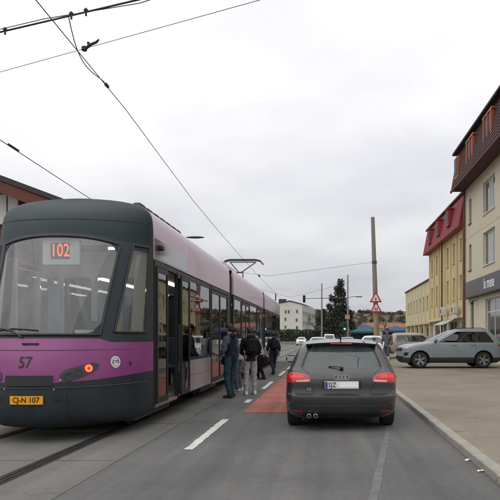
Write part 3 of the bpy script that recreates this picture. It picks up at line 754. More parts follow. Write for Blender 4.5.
def make_wheel(r, w, spokes, parent, rimmat=m_rimd, twin=True):
    b = MB(); b.lathe([(r*.66,-w*.42),(r*.70,-w*.5),(r*.9,-w*.5),(r*.975,-w*.42),(r,-w*.28),(r,w*.28),(r*.975,w*.42),(r*.9,w*.5),(r*.70,w*.5),(r*.66,w*.42)], axis='X', n=32)
    wh = b.build('wheel', m_tyre, parent, 40)
    b = MB(); b.lathe([(r*.70,-w*.40),(r*.705,w*.46),(r*.66,w*.46),(r*.63,w*.30),(r*.62,-.02),(r*.2,-.03)], axis='X', n=32)
    b.lathe([(.0005,w*.36),(r*.15,w*.36),(r*.2,w*.28),(r*.2,w*.1)], axis='X', n=16)
    for k in range(spokes):
        for d in ((-.16, .16) if twin else (0,)):
            t = 2*math.pi*k/spokes; a0 = t+d*.9; a1 = t+d*1.0
            p0 = Vector((w*.30, math.cos(a0)*r*.16, math.sin(a0)*r*.16)); p1 = Vector((w*.38, math.cos(a1)*r*.665, math.sin(a1)*r*.665))
            dr = (p1-p0).normalized(); sd = dr.cross(Vector((1,0,0))).normalized()*r*.05
            b.face(p0-sd*1.2, p0+sd*1.2, p1+sd, p1-sd); q = Vector((-w*.16,0,0))
            b.face(p0-sd*1.2, p1-sd, p1-sd+q, p0-sd*1.2+q); b.face(p0+sd*1.2, p1+sd, p1+sd+q, p0+sd*1.2+q)
    b.build('rim', rimmat, wh, 40)
    b = MB(); b.lathe([(.0005,-.01),(r*.62,-.01)], axis='X', n=24); b.build('brake_disc', m_dkgrey, wh)
    return wh
def spatch(fn, poly, off, name, mat, parent, sub=5, skirt=.02):
    # raised patch on a car skin: poly in (u, z), fn(u, z, off) -> point
    b = MB(); P = []; n = len(poly)
    for i in range(n):
        (a, c), (d, e) = poly[i], poly[(i+1) % n]
        for k in range(sub): P.append((lerp(a, d, k/sub), lerp(c, e, k/sub)))
    cx = sum(p[0] for p in P)/len(P); cz = sum(p[1] for p in P)/len(P); m = len(P)
    rg = [[(lerp(cx, p[0], t), lerp(cz, p[1], t)) for p in P] for t in (1., .7, .4)]
    for i in range(m):
        j = (i+1) % m
        b.face(fn(*P[i], -skirt), fn(*P[j], -skirt), fn(*P[j], off*.6), fn(*P[i], off*.6))
        e = lambda q: (lerp(q[0], cx, .04), lerp(q[1], cz, .06))
        b.face(fn(*P[i], off*.6), fn(*P[j], off*.6), fn(*e(P[j]), off), fn(*e(P[i]), off))
        b.face(fn(*e(P[i]), off), fn(*e(P[j]), off), fn(*rg[1][j], off), fn(*rg[1][i], off))
        b.face(fn(*rg[1][i], off), fn(*rg[1][j], off), fn(*rg[2][j], off), fn(*rg[2][i], off))
        b.face(fn(*rg[2][i], off), fn(*rg[2][j], off), fn(cx, cz, off))
    return b.build(name, mat, parent, 35, True)
def seam(pts, r, name, parent, mat=None):
    b = MB(); b.tube(pts, r, 5); return b.build(name, mat or m_blk, parent)

def car_body(root, S, zs, win, paint, roofz, wheels, wr, ww, glassm=m_carglass, clad=None, cladz=0., sidecuts=(), sg_glass=(.05,.93), rear_glass=True, pillar=m_blk, arch=.055, crown=.03, hoodz=None):
    """win=(zb, zt) glass rows; sidecuts: fractions where side glass is split by a pillar"""
    zb, zt = win; G = {}
    FR = [0,.2,.4,.6,.8,.93,1.]; FC = [0,.2,.4,.6,.8,1.]
    FS = sorted(set([0, sg_glass[0], sg_glass[1], 1.] + [c+d for c in sidecuts for d in (-.022, .022)] + [i/14 for i in range(1, 14)]))
    cols = [('R', f) for f in FR] + [('RC', f) for f in FC[1:]] + [('S', f) for f in FS[1:]] + [('FC', f) for f in FC[1:]] + [('F', f) for f in [.07,.2,.4,.6,.8,1.]]
    rows = sorted(zs)
    def cls(c0, c1, z0, z1):
        seg = c1[0]; zm = (z0+z1)/2; f = c1[1]-.0001; f0 = c0[1] if c0[0] == seg else 0
        fm = (f0+c1[1])/2
        if zm < cladz: return 'clad'
        if zb < zm < zt:
            if seg == 'R' and rear_glass: return 'rear' if fm < .93 else 'trim'
            if seg == 'F': return 'wind' if fm > .07 else 'trim'
            if seg == 'S' and sg_glass[0] < fm < sg_glass[1]:
                for c in sidecuts:
                    if abs(fm-c) < .0221: return 'pillar'
                n = sum(1 for c in sidecuts if fm > c); return 'side%d' % n
        return 'body'
    for i in range(len(rows)-1):
        for k in range(len(cols)-1):
            g = cls(cols[k], cols[k+1], rows[i], rows[i+1])
            for sg in (-1, 1):
                q = [S.pt(*cols[k], rows[i], sg), S.pt(*cols[k+1], rows[i], sg), S.pt(*cols[k+1], rows[i+1], sg), S.pt(*cols[k], rows[i+1], sg)]
                if sg < 0: q.reverse()
                G.setdefault(g+('L' if sg < 0 else 'R') if g.startswith('side') else (g+cols[k+1][0]+str(sg) if g == 'trim' else (g+str(sg)+str(int(cols[k+1][1]*3)) if g == 'pillar' else g)), MB()).face(*q)
    # roof cap
    zr = rows[-1]; cy = sum(S.pt('S', .5, zr).y for _ in (0,)); rb = G['body']
    for sg in (-1, 1):
        for k in range(len(cols)-1):
            for t0, t1 in ((0,.15),(.15,.4),(.4,.7),(.7,1)):
                def C(c, t): p = S.pt(*c, zr, sg); return Vector((p.x*(1-t), cy+(p.y-cy)*(1-t), zr+crown*(1-(1-t)**2)))
                rb.face(C(cols[k],t0), C(cols[k+1],t0), C(cols[k+1],t1), C(cols[k],t1))
    # underside
    z0 = rows[0]; ub = MB()
    P = [S.pt(*c, z0, 1) for c in cols] + [S.pt(*c, z0, -1) for c in reversed(cols)]
    ub.face(*[(p.x*.98, p.y, z0+.01) for p in P]); ub = cut_arches(ub, wheels, wr*1.12, wr, .3) if False else ub
    ub.build('underbody', m_under, root)
    arch_r = wr+arch
    for g, mb in G.items():
        if g == 'body': cut_arches(mb, wheels, arch_r, wr, .4).build('body', paint, root, 38, True)
        elif g == 'clad': cut_arches(mb, wheels, arch_r, wr, .4).build('lower_cladding', clad or paint, root, 38, True)
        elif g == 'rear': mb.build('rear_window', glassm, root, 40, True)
        elif g == 'wind': mb.build('windshield', m_carglass, root, 40, True)
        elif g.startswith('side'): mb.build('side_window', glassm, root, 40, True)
        elif g.startswith('pillar'): mb.build('door_pillar', pillar, root, 40, True)
        else: mb.build('window_trim', m_blk, root, 40, True)
    # seals round the glass
    for sg in (-1, 1):
        a, c = sg_glass
        ring = [S.pt('S', lerp(a,c,i/16), zb, sg) for i in range(17)] + [S.pt('S', lerp(c,a,i/16), zt, sg) for i in range(17)]
        ring.append(ring[0]); seam(ring, .011, 'window_seal', root)
    # wheels, arches
    hwid = max(r[3] for r in S.tab); w0 = None
    for wy in wheels:
        for sg in (-1, 1):
            x = sg*(S.side(wy, wr*1.6, 1).x-ww/2-.012)
            if w0 is None: w = w0 = make_wheel(wr, ww, WSP[0], root, WSP[1], WSP[2])
            else: w = dup(w0, root)
            w.location = (x, wy, wr); w.rotation_euler = (random.uniform(0, 1.2)*(1 if sg > 0 else -1), 0, 0 if sg > 0 else math.pi)
            b = MB(); pr = []
            for k in range(21):
                t = math.pi*(-.12+1.24*k/20); pr.append((wy+math.cos(t)*arch_r, wr+math.sin(t)*arch_r))
            for (p, q) in zip(pr[:-1], pr[1:]):
                xo = lambda v: S.side(v[0], max(S.tab[0][0], v[1]), sg).x - sg*.004
                xi = sg*(hwid-.34)
                b.face((xo(p), *p), (xo(q), *q), (xi, *q), (xi, *p))
            b.face((sg*(hwid-.34), wy, wr), *[(sg*(hwid-.34), *p) for p in pr]); b.build('wheel_arch', m_under, root)
            seam([(S.side(p[0], max(S.tab[0][0], p[1]), sg).x, *p) for p in pr if p[1] > S.tab[0][0]], .013, 'arch_lip', root, clad or paint)
    return G
WSP = [5, m_rimd, True]
def interior(root, yd, yr, zf, hw, zseat, headz=.62):
    # dashboard, wheel, front seats and rear bench
    MB().rbox((0, yd+.12, zseat+.28), (hw*1.7, .38, .26), .06).build('dashboard', m_carint, root, 30)
    b = MB(); ring = [(-.36+.19*math.cos(t*math.pi/10), yd-.18+.05*math.sin(t*math.pi/10), zseat+.36+.18*math.sin(t*math.pi/10)) for t in range(21)]; b.tube(ring, .016, 6); b.tube([(-.36,yd-.18,zseat+.36),(-.36,yd,zseat+.3)], .03, 6); b.build('steering_wheel', m_carint, root, 40)
    for x in (-.36, .36):
        b = MB(); b.rbox((x, yd-.75, zseat), (.48, .5, .14), .05); b.rbox((x, yd-1.05, zseat+.32), (.46, .14, .58), .05); b.rbox((x, yd-1.08, zseat+.70), (.24, .1, .16), .04); b.build('front_seat', m_carint, root, 30)
    b = MB(); b.rbox((0, yr+.55, zseat), (hw*1.55, .5, .14), .05); b.rbox((0, yr+.30, zseat+.28), (hw*1.5, .14, .5), .05)
    for x in (-.38, .38): b.rbox((x, yr+.28, zseat+.58), (.24, .09, .13), .03)
    b.build('rear_bench', m_carint, root, 30)
def mirrors(root, S, y, z, mat, out=.17):
    for sg in (-1, 1):
        p = S.side(y, z, sg); b = MB(); b.rbox((p.x+sg*out*.62, y-.02, z+.07), (.20, .13, .14), .045); b.tube([(p.x-sg*.02, y, z+.01), (p.x+sg*.08, y, z+.04)], .022, 6); mo = b.build('door_mirror', mat, root, 40)
        MB().rbox((p.x+sg*out*.62, y-.088, z+.07), (.15, .008, .10), .003).build('mirror_glass', m_chrome, mo)

def hatch(root, paint, k=1.0, detail=False, glassm=m_carglass):
    T = [(.19,-1.93,1.98,.78,.22,.22,.05,.10),(.26,-2.05,2.08,.845,.22,.24,.06,.14),(.38,-2.125,2.14,.875,.20,.26,.07,.20),(.52,-2.145,2.145,.884,.19,.28,.075,.22),(.555,-2.14,2.14,.884,.19,.28,.075,.22),(.585,-2.095,2.13,.884,.19,.28,.07,.22),(.66,-2.085,2.08,.884,.19,.28,.07,.22),(.75,-2.085,1.97,.882,.19,.28,.07,.22),(.84,-2.07,1.78,.874,.19,.27,.07,.2),(.91,-2.03,1.42,.858,.19,.25,.07,.15),(.95,-1.99,1.02,.84,.18,.18,.07,.12),(.98,-1.96,.90,.822,.17,.16,.07,.12),(1.1,-1.86,.62,.772,.16,.14,.06,.12),(1.25,-1.735,.26,.69,.15,.12,.05,.11),(1.325,-1.655,.06,.635,.15,.12,.05,.10),(1.37,-1.58,-.10,.585,.15,.12,.05,.09),(1.395,-1.50,-.24,.52,.15,.12,.05,.08)]
    S = Shape(T)
    zs = [.19,.22,.26,.32,.38,.45,.50,.535,.555,.57,.585,.62,.66,.70,.75,.80,.84,.88,.91,.935,.95,.965,.98,1.05,1.12,1.19,1.25,1.29,1.315,1.325,1.345,1.37,1.385,1.395]
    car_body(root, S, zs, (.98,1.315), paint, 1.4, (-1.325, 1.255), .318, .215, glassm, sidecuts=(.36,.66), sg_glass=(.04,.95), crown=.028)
    interior(root, .55, -1.62, .3, .72, .50)
    mirrors(root, S, .62, .95, paint)
    MB().tube([(0,-1.3,1.41),(0,-1.42,1.49)], .012, 6).build('roof_aerial', m_blk, root)
    return S
def number_plate(root, S, zc, end='rear', w=.52, h=.11, off=.012, text=None, cx=0.):
    fn = S.rear if end == 'rear' else S.front
    b = MB(); y = fn(0, zc, off).y; d = -.012 if end == 'rear' else .012
    b.rbox((cx, y, zc), (w, .02, h), .004); p = b.build('number_plate', m_platew, root)
    sgn = 1 if end == 'rear' else -1; yy = y+d
    MB().bb(cx-sgn*w/2+.004 if sgn > 0 else cx+w/2-.044, cx-sgn*w/2+.044 if sgn > 0 else cx+w/2-.004, yy-.002, yy+.002, zc-h/2+.006, zc+h/2-.006).build('plate_band', m_plateb, p)
    if text: kind(text_obj(text, h*.95, 'plate_lettering', m_ink, p, lambda x, z: (cx+sgn*(-w*.28)+sgn*x, yy+d*.2, zc+z), sx=.85, bold=.001), 'stuff')
    return p
# ---- the dark grey hatchback straight ahead
m_audi = M('car_paint_dark_grey', (.024,.025,.028), .35, .1, .12, 2, coat=.8, grime=.35, gcol=(.075,.068,.06), gscale=2.2)
WSP = [5, m_rimd, True]
car = thing('hatchback_car', 'dark grey five-door hatchback straight ahead, seen from behind with red tail lights', 'car', (.225, 11.27, 0))
S = hatch(car, m_audi, glassm=glass('hatch_glass', (.62,.68,.68), ior=1.7, dust_sheen=.13, dcol=(.28,.40,.40)))  # reflected sky painted into the rear glass as a teal diffuse layer
RW = lambda u, z, o: S.rear(u, z, o)
# roof spoiler with the high brake light
b = MB(); n = 10
for i in range(n):
    x0, x1 = lerp(-.56,.56,i/n), lerp(-.56,.56,(i+1)/n); yb = lambda x: -1.80+.07*(abs(x)/.56)**2; hz = lambda x: 1.385-.03*(abs(x)/.56)**2
    b.face((x0,-1.42,hz(x0)+.022), (x1,-1.42,hz(x1)+.022), (x1,yb(x1),hz(x1)-.018), (x0,yb(x0),hz(x0)-.018))
    b.face((x0,yb(x0),hz(x0)-.018), (x1,yb(x1),hz(x1)-.018), (x1,yb(x1)+.03,hz(x1)-.05), (x0,yb(x0)+.03,hz(x0)-.05))
    b.face((x0,yb(x0)+.03,hz(x0)-.05), (x1,yb(x1)+.03,hz(x1)-.05), (x1,-1.55,hz(x1)-.045), (x0,-1.55,hz(x0)-.045))
for x in (-.56,.56): b.face((x,-1.42,hz(x)+.022), (x,yb(x),hz(x)-.018), (x,yb(x)+.03,hz(x)-.05), (x,-1.55,hz(x)-.045))
sp = b.build('roof_spoiler', m_audi, car, 30, True)
MB().bb(-.17, .17, -1.792, -1.778, 1.338, 1.352).build('high_brake_light', m_brake, sp)
# wrap-round tail lights
for sg in (-1, 1):
    tl = spatch(RW, [(.475*sg,.755),(.60*sg,.745),(.74*sg,.74),(.845*sg,.745),(.862*sg,.80),(.852*sg,.86),(.80*sg,.895),(.70*sg,.90),(.585*sg,.885),(.50*sg,.855),(.478*sg,.81)], .012, 'tail_light', m_taillens, car)
    spatch(RW, [(.49*sg,.765),(.70*sg,.757),(.70*sg,.785),(.49*sg,.80)], .0145, 'reverse_lens', M('reverse_lens', (.62,.42,.40), .15, coat=.6), tl, 4)
    spatch(RW, [(.56*sg,.82),(.80*sg,.81),(.80*sg,.865),(.60*sg,.86)], .0145, 'brake_lens', m_brake, tl, 4)
    # bumper reflector, corner fold and gap lines
    seam([S.rear(.43*sg, .60, .002), S.rear(.455*sg, .66, .002), S.rear(.52*sg, .745, .002)], .004, 'hatch_gap', car)
    seam([S.rear(.50*sg, .885, .002), S.rear(.60*sg, .95, .002), S.rear(.62*sg, .99, .002)], .004, 'hatch_gap', car)
    spatch(RW, [(.60*sg,.285),(.74*sg,.30),(.74*sg,.325),(.60*sg,.315)], .004, 'rear_reflector', m_taillens, car, 3)
seam([S.rear(lerp(-.80,.80,i/24), .575, .001) for i in range(25)], .006, 'bumper_gap', car)
seam([S.rear(lerp(-.70,.70,i/24), .395, .001) for i in range(25)], .005, 'bumper_fold', car)
# plate recess, plate, four rings, badge, wiper, exhaust
spatch(RW, [(-.30,.655),(.30,.655),(.31,.78),(-.31,.78)], .003, 'plate_recess', m_blk, car, 4)
pl = number_plate(car, S, .715, 'rear', .52, .112, .018, 'SJZ')
MB().rbox((.10, S.rear(0,.715,.018).y-.0125, .715), (.29, .004, .075), .0015).build('blank_field', M('blank_white', (.86,.86,.85), .5, var=.01), pl)
ri = MB()
for k in range(4):
    cx = -.081+k*.054; y = S.rear(0,.825,.010).y; tilt = -.12
    ri.tube([(cx+.036*math.cos(t*math.pi/9), y+.02*math.sin(t*math.pi/9)*.1, .828+.036*math.sin(t*math.pi/9)) for t in range(19)], .0062, 6)
ri.build('ring_emblem', m_chrome, car, 50)
text_obj('A3', .06, 'model_badge', m_chrome, car, lambda x, z: S.rear(-.50+x, .655+z, .004), bold=.001)
b = MB(); b.rbox((0, S.rear(0,.965,.03).y, .968), (.06,.05,.05), .015); b.tube([S.rear(0,.965,.05), S.rear(-.06,.98,.03)+Vector((0,.0,.01)), S.rear(-.20,.992,.015)], .009, 6); b.build('rear_wiper', m_blk, car, 40)
for x in (-.50, -.40):
    b = MB(); b.tube([(x, -1.9, .245), (x, -2.075, .24)], [.03,.03], 14, False); b.lathe([(.0345,-2.04),(.0345,-2.082),(.0265,-2.084),(.0265,-2.07)], (x,0,.24), 'Y', 18); xt = b.build('exhaust_tip', m_alu, car, 40); MB().tube([(x,-2.0,.242),(x,-2.071,.2402)], .026, 14).build('exhaust_bore', m_under, xt)
spatch(RW, [(-.62,.215),(.62,.215),(.58,.285),(-.58,.285)], .003, 'diffuser', m_blk, car, 4)
for sg in (-1, 1):
    for y in (.72, -.28): seam([S.side(y, lerp(.30,.97,i/8), sg, .001) for i in range(9)], .003, 'door_gap', car)
    for y in (-.12, -.98):
        p = S.side(y, .86, sg); MB().rbox((p.x+sg*.015, y, .86), (.03, .2, .03), .01).build('door_handle', m_audi, car)
    spatch(lambda u, z, o: S.front(u, z, o), [(.5*sg,.60),(.80*sg,.62),(.82*sg,.72),(.5*sg,.68)], .008, 'headlight', m_hclear, car)
spatch(lambda u, z, o: S.front(u, z, o), [(-.3,.25),(.3,.25),(.36,.62),(-.36,.62)], .005, 'front_grille', m_blk, car)

# ---- crossover parked on the pavement
def suv_tab():
    return [(.22,-2.02,2.05,.82,.20,.22,.05,.12),(.32,-2.16,2.17,.89,.20,.26,.07,.2),(.45,-2.22,2.235,.918,.20,.30,.08,.24),(.62,-2.24,2.24,.926,.19,.32,.08,.26),(.80,-2.21,2.21,.926,.18,.32,.08,.26),(.92,-2.19,2.10,.920,.18,.30,.08,.24),(1.0,-2.17,1.80,.912,.18,.28,.08,.2),(1.05,-2.155,1.40,.90,.18,.24,.08,.16),(1.09,-2.14,1.10,.885,.18,.18,.07,.14),(1.13,-2.11,.96,.865,.17,.16,.07,.13),(1.32,-1.95,.58,.80,.16,.14,.06,.12),(1.52,-1.76,.15,.725,.16,.13,.05,.11),(1.60,-1.68,-.08,.67,.16,.13,.05,.1),(1.65,-1.58,-.30,.59,.16,.12,.05,.09)]
SUVZ = [.22,.27,.32,.38,.45,.455,.54,.62,.71,.80,.86,.92,.96,1.0,1.025,1.05,1.07,1.09,1.13,1.2,1.3,1.4,1.48,1.52,1.56,1.60,1.63,1.65]
m_kia = M('car_paint_silver_blue', (.215,.25,.268), .4, 0., .04, 1., coat=.6)
m_clad = M('grey_cladding', (.035,.036,.038), .7, var=.2)
WSP = [5, m_rimd, True]
kia = thing('crossover_car', 'silver-blue crossover parked sideways on the pavement in front of the shop', 'car', (3.18+2.24, 27.05, KH), R(90)+.02); kia.scale = (1.04,)*3
S = Shape(suv_tab()); car_body(kia, S, SUVZ, (1.09,1.52), m_kia, 1.6, (-1.33,1.335), .345, .225, m_carglassd, clad=m_clad, cladz=.45, sidecuts=(.33,.62), sg_glass=(.03,.95), arch=.06)
interior(kia, .6, -1.75, .35, .76, .62); mirrors(kia, S, .72, 1.10, m_kia)
for sg in (-1, 1):
    FW = lambda u, z, o: S.front(u, z, o); RWk = lambda u, z, o: S.rear(u, z, o)
    hl = spatch(FW, [(.50*sg,.80),(.66*sg,.79),(.82*sg,.84),(.885*sg,.93),(.86*sg,.985),(.74*sg,.95),(.60*sg,.90)], .010, 'headlight', m_hclear, kia)
    spatch(FW, [(.68*sg,.84),(.77*sg,.85),(.76*sg,.91),(.68*sg,.89)], .014, 'lamp_lens', m_clear, hl, 3)
    spatch(FW, [(.62*sg,.52),(.80*sg,.52),(.84*sg,.66),(.66*sg,.66)], .006, 'fog_light', m_blk, kia, 3)
    spatch(RWk, [(.50*sg,.90),(.86*sg,.88),(.88*sg,1.0),(.55*sg,1.0)], .010, 'tail_light', m_taillens, kia)
    for y in (.80, -.25, -1.02): seam([S.side(y, lerp(.36,1.10,i/8), sg, .001) for i in range(9)], .003, 'door_gap', kia)
    for y in (-.10, -.88):
        p = S.side(y, .97, sg); MB().rbox((p.x+sg*.015, y, .97), (.03, .2, .03), .01).build('door_handle', m_kia, kia)
    b = MB(); b.tube([(sg*.60,-1.45,1.65),(sg*.61,-1.3,1.69),(sg*.60,-.4,1.69),(sg*.60,-.25,1.65)], .014, 6); b.build('roof_rail', m_blk, kia, 40)
spatch(lambda u, z, o: S.front(u, z, o), [(-.46,.70),(.46,.70),(.55,.80),(.42,.87),(.1,.85),(-.1,.85),(-.42,.87),(-.55,.80)], .006, 'front_grille', m_blk, kia)
spatch(lambda u, z, o: S.front(u, z, o), [(-.55,.36),(.55,.36),(.60,.50),(-.60,.50)], .006, 'lower_intake', m_blk, kia)
number_plate(kia, S, .56, 'front', off=.02); number_plate(kia, S, .80, 'rear', off=.01)
b = MB(); b.lathe([(.0005,.0),(.07,.0),(.07,.012),(.0005,.016)], n=20); 
em = b.build('bonnet_emblem', m_chrome, kia, 40); em.location = S.front(0,.93,.0); em.rotation_euler = (R(-65),0,0); em.scale = (1,.6,1)

# ---- other cars
def simple_car(name, label, loc, rz, tabf, zs, win, paint, wheels, wr, cuts, sgl, glassm=m_carglassd, front_lights=True, tail=(.78,.92), head=(.62,.74), group=None, stripe=None):
    c = thing(name, label, 'car' if name != 'panel_van' else 'van', loc, rz, group); S = Shape(tabf)
    car_body(c, S, zs, win, paint, zs[-1], wheels, wr, .2, glassm, sidecuts=cuts, sg_glass=sgl)
    hw = max(t[3] for t in tabf)
    for sg in (-1, 1):
        spatch(lambda u, z, o: S.rear(u, z, o), [(.62*hw*sg,tail[0]),(.95*hw*sg,tail[0]),(.96*hw*sg,tail[1]),(.66*hw*sg,tail[1])], .01, 'tail_light', m_taillens, c, 4)
        spatch(lambda u, z, o: S.front(u, z, o), [(.52*hw*sg,head[0]),(.88*hw*sg,head[0]+.02),(.92*hw*sg,head[1]+.04),(.56*hw*sg,head[1])], .01, 'headlight', m_clear, c, 4)
    spatch(lambda u, z, o: S.front(u, z, o), [(-.4,head[0]-.1),(.4,head[0]-.1),(.44,head[1]-.04),(-.44,head[1]-.04)], .006, 'front_grille', m_blk, c, 4)
    number_plate(c, S, head[0]-.16, 'front', off=.012); number_plate(c, S, tail[0]-.12, 'rear', off=.012)
    mirrors(c, S, interp(tabf, win[0])[1]-.22, win[0]-.02, paint)
    interior(c, interp(tabf, win[0])[1]-.35, interp(tabf, win[0])[0]+.35, .3, hw*.8, win[0]-.48)
    return c, S
HT = [(.19,-1.93,1.98,.78,.22,.22,.05,.10),(.26,-2.05,2.08,.845,.22,.24,.06,.14),(.38,-2.125,2.14,.875,.20,.26,.07,.20),(.55,-2.14,2.14,.884,.19,.28,.075,.22),(.66,-2.10,2.08,.884,.19,.28,.07,.22),(.75,-2.09,1.97,.882,.19,.28,.07,.22),(.84,-2.07,1.78,.874,.19,.27,.07,.2),(.91,-2.03,1.42,.858,.19,.25,.07,.15),(.95,-1.99,1.02,.84,.18,.18,.07,.12),(.98,-1.96,.90,.822,.17,.16,.07,.12),(1.25,-1.735,.26,.69,.15,.12,.05,.11),(1.37,-1.58,-.10,.585,.15,.12,.05,.09),(1.43,-1.45,-.24,.52,.15,.12,.05,.08)]
HZ = [.19,.22,.26,.32,.38,.47,.55,.6,.66,.75,.84,.88,.91,.935,.95,.965,.98,1.1,1.2,1.3,1.335,1.37,1.40,1.43]
DT = [(.28,-1.95,1.98,.80,.16,.18,.04,.08),(.40,-2.08,2.08,.87,.15,.2,.05,.12),(.55,-2.12,2.12,.895,.15,.2,.05,.14),(.80,-2.10,2.08,.90,.15,.2,.05,.14),(.92,-2.08,1.98,.895,.15,.2,.05,.12),(1.0,-2.07,1.62,.885,.15,.18,.05,.1),(1.04,-2.06,1.15,.88,.15,.16,.05,.1),(1.08,-2.05,.98,.865,.15,.14,.05,.1),(1.45,-1.90,.35,.74,.14,.12,.05,.08),(1.56,-1.84,.12,.68,.14,.12,.05,.08),(1.61,-1.75,-.05,.58,.14,.12,.05,.08)]
DZ = [.28,.34,.40,.48,.55,.68,.80,.87,.92,.96,1.0,1.02,1.04,1.06,1.08,1.2,1.32,1.45,1.50,1.56,1.59,1.61]
VT = [(.25,-2.35,2.30,.86,.10,.2,.02,.10),(.40,-2.42,2.42,.93,.10,.24,.02,.16),(.70,-2.45,2.44,.96,.10,.26,.02,.18),(.95,-2.45,2.30,.96,.10,.26,.02,.18),(1.08,-2.45,1.95,.955,.10,.24,.02,.14),(1.15,-2.45,1.65,.95,.10,.2,.02,.12),(1.6,-2.43,1.15,.90,.10,.16,.02,.1),(1.85,-2.40,.85,.86,.10,.14,.02,.08),(1.95,-2.34,.6,.80,.12,.14,.02,.08)]
VZ = [.25,.32,.40,.55,.70,.82,.95,1.02,1.08,1.15,1.2,1.3,1.45,1.6,1.7,1.78,1.85,1.91,1.95]
m_beige = M('car_paint_beige', (.33,.31,.235), .4, .1, .08, 2, coat=.4, grime=.3, gcol=(.2,.18,.14))
m_carwhite = M('car_paint_white', (.66,.66,.65), .3, coat=.6, var=.04, grime=.15, gcol=(.4,.39,.36))
m_carsilver = M('car_paint_silver', (.42,.43,.44), .3, .5, .05, coat=.6)
m_carblue = M('car_paint_pale_blue', (.17,.22,.26), .3, .3, .05, coat=.6)
m_cargraph = M('car_paint_graphite', (.05,.052,.056), .3, .3, .05, coat=.6)
WSP = [8, m_rimd, False]
simple_car('offroad_car', 'boxy beige estate car parked behind the silver-blue crossover', (6.1, 39.0, KH), R(-90), DT, DZ, (1.08,1.45), m_beige, (-1.28,1.30), .34, (.40,.72), (.03,.95), tail=(.85,1.0), head=(.75,.9), glassm=m_carglass)
cw, Sw = simple_car('hatchback_car', 'small white car with a red stripe parked just left of the wooden-based pole', (2.95, 39.0, KH), R(176), HT, HZ, (.98,1.335), m_carwhite, (-1.30,1.27), .30, (.38,.68), (.04,.95))
for x in (-.3,): 
    b = MB(); b.add([(-.62,.9,1.0),(-.35,.95,1.0),(.5,1.35,.955),(.28,1.5,.94)], [(0,1,2,3)]); 
    st = spatch(lambda u, z, o: Sw.side(u, z, 1, o), [(-1.6,.70),(1.5,.70),(1.5,.82),(-1.6,.82)], .006, 'red_stripe', M('red_stripe_film', (.5,.03,.03), .35), cw); 
    spatch(lambda u, z, o: Sw.side(u, z, -1, o), [(-1.6,.70),(1.5,.70),(1.5,.82),(-1.6,.82)], .006, 'red_stripe', MATS['red_stripe_film'], cw)
simple_car('hatchback_car', 'silver car with dark rear glass queueing ahead of the dark hatchback', (-.75, 52, 0), 0, HT, HZ, (.98,1.335), m_carsilver, (-1.30,1.27), .30, (.38,.68), (.04,.95))
simple_car('hatchback_car', 'pale blue car waiting under the green traffic light', (2.05, 62, 0), 0, HT, HZ, (.98,1.335), m_carblue, (-1.30,1.27), .30, (.38,.68), (.04,.95))
simple_car('hatchback_car', 'white car far off in front of the green hedge', (-4.6, 108, 0), R(180), HT, HZ, (.98,1.335), m_carwhite, (-1.30,1.27), .30, (.38,.68), (.04,.95))
simple_car('hatchback_car', 'dark graphite car far off behind the silver car in the queue', (-.9, 78, 0), 0, HT, HZ, (.98,1.335), m_cargraph, (-1.30,1.27), .30, (.38,.68), (.04,.95))
simple_car('panel_van', 'white panel van far ahead between the queueing cars and the dark tree', (.40, 106, 0), R(180), VT, VZ, (1.15,1.78), m_carwhite, (-1.5,1.5), .33, (.62,), (.6,.95), tail=(.9,1.2), head=(.72,.92))
# ------------------------------------------------------------------ people
m_skin = M('skin', (.42,.25,.18), .55, var=.06)
def skin_mesh(chains, sub=1):
    """chains: list of lists of (co, r); shared coordinates are merged. Returns an evaluated mesh."""
    vs_, rs, es, idx = [], [], [], {}
    roots = []
    for ch in chains:
        prev = None
        for (co, r) in ch:
            k = tuple(round(c, 4) for c in co)
            if k not in idx: idx[k] = len(vs_); vs_.append(k); rs.append(r)
            if prev is not None and prev != idx[k]: es.append((prev, idx[k]))
            prev = idx[k]
    me = bpy.data.meshes.new('sk'); me.from_pydata(vs_, es, []); o = bpy.data.objects.new('sk', me); COL.objects.link(o)
    md = o.modifiers.new('skin', 'SKIN'); md.use_smooth_shade = True; md.branch_smoothing = .3
    # one root per island
    par = list(range(len(vs_)))
    def fd(a):
        while par[a] != a: a = par[a]
        return a
    for a, b in es: par[fd(a)] = fd(b)
    seen = set(); sv = me.skin_vertices[0].data
    for i in range(len(vs_)):
        r = rs[i]; sv[i].radius = r if isinstance(r, tuple) else (r, r); q = fd(i)
        sv[i].use_root = q not in seen; seen.add(q)
    if sub: ss = o.modifiers.new('s', 'SUBSURF'); ss.levels = sub; ss.render_levels = sub
    dg = bpy.context.evaluated_depsgraph_get(); m2 = bpy.data.meshes.new_from_object(o.evaluated_get(dg))
    bpy.data.objects.remove(o); bpy.data.meshes.remove(me)
    return m2
def mesh_obj(me, name, mat, parent, extra=None, wr=0.):
    if wr:
        sd = random.uniform(0, 50)
        for v in me.vertices:
            p = v.co; d = noise.noise(Vector((p.x*9+sd, p.y*9, p.z*15)))+.5*noise.noise(Vector((p.x*20, p.y*20+sd, p.z*34)))
            v.co = p+v.normal*d*wr
    if extra:
        bm = bmesh.new(); bm.from_mesh(me); o = [bm.verts.new(v) for v in extra.v]
        for f in extra.f:
            try: bm.faces.new([o[i] for i in f])
            except ValueError: pass
        bm.to_mesh(me); bm.free()
    me.materials.clear(); me.materials.append(mat); me.shade_smooth()
    ob = bpy.data.objects.new(name, me); COL.objects.link(ob); ob.parent = parent; return ob
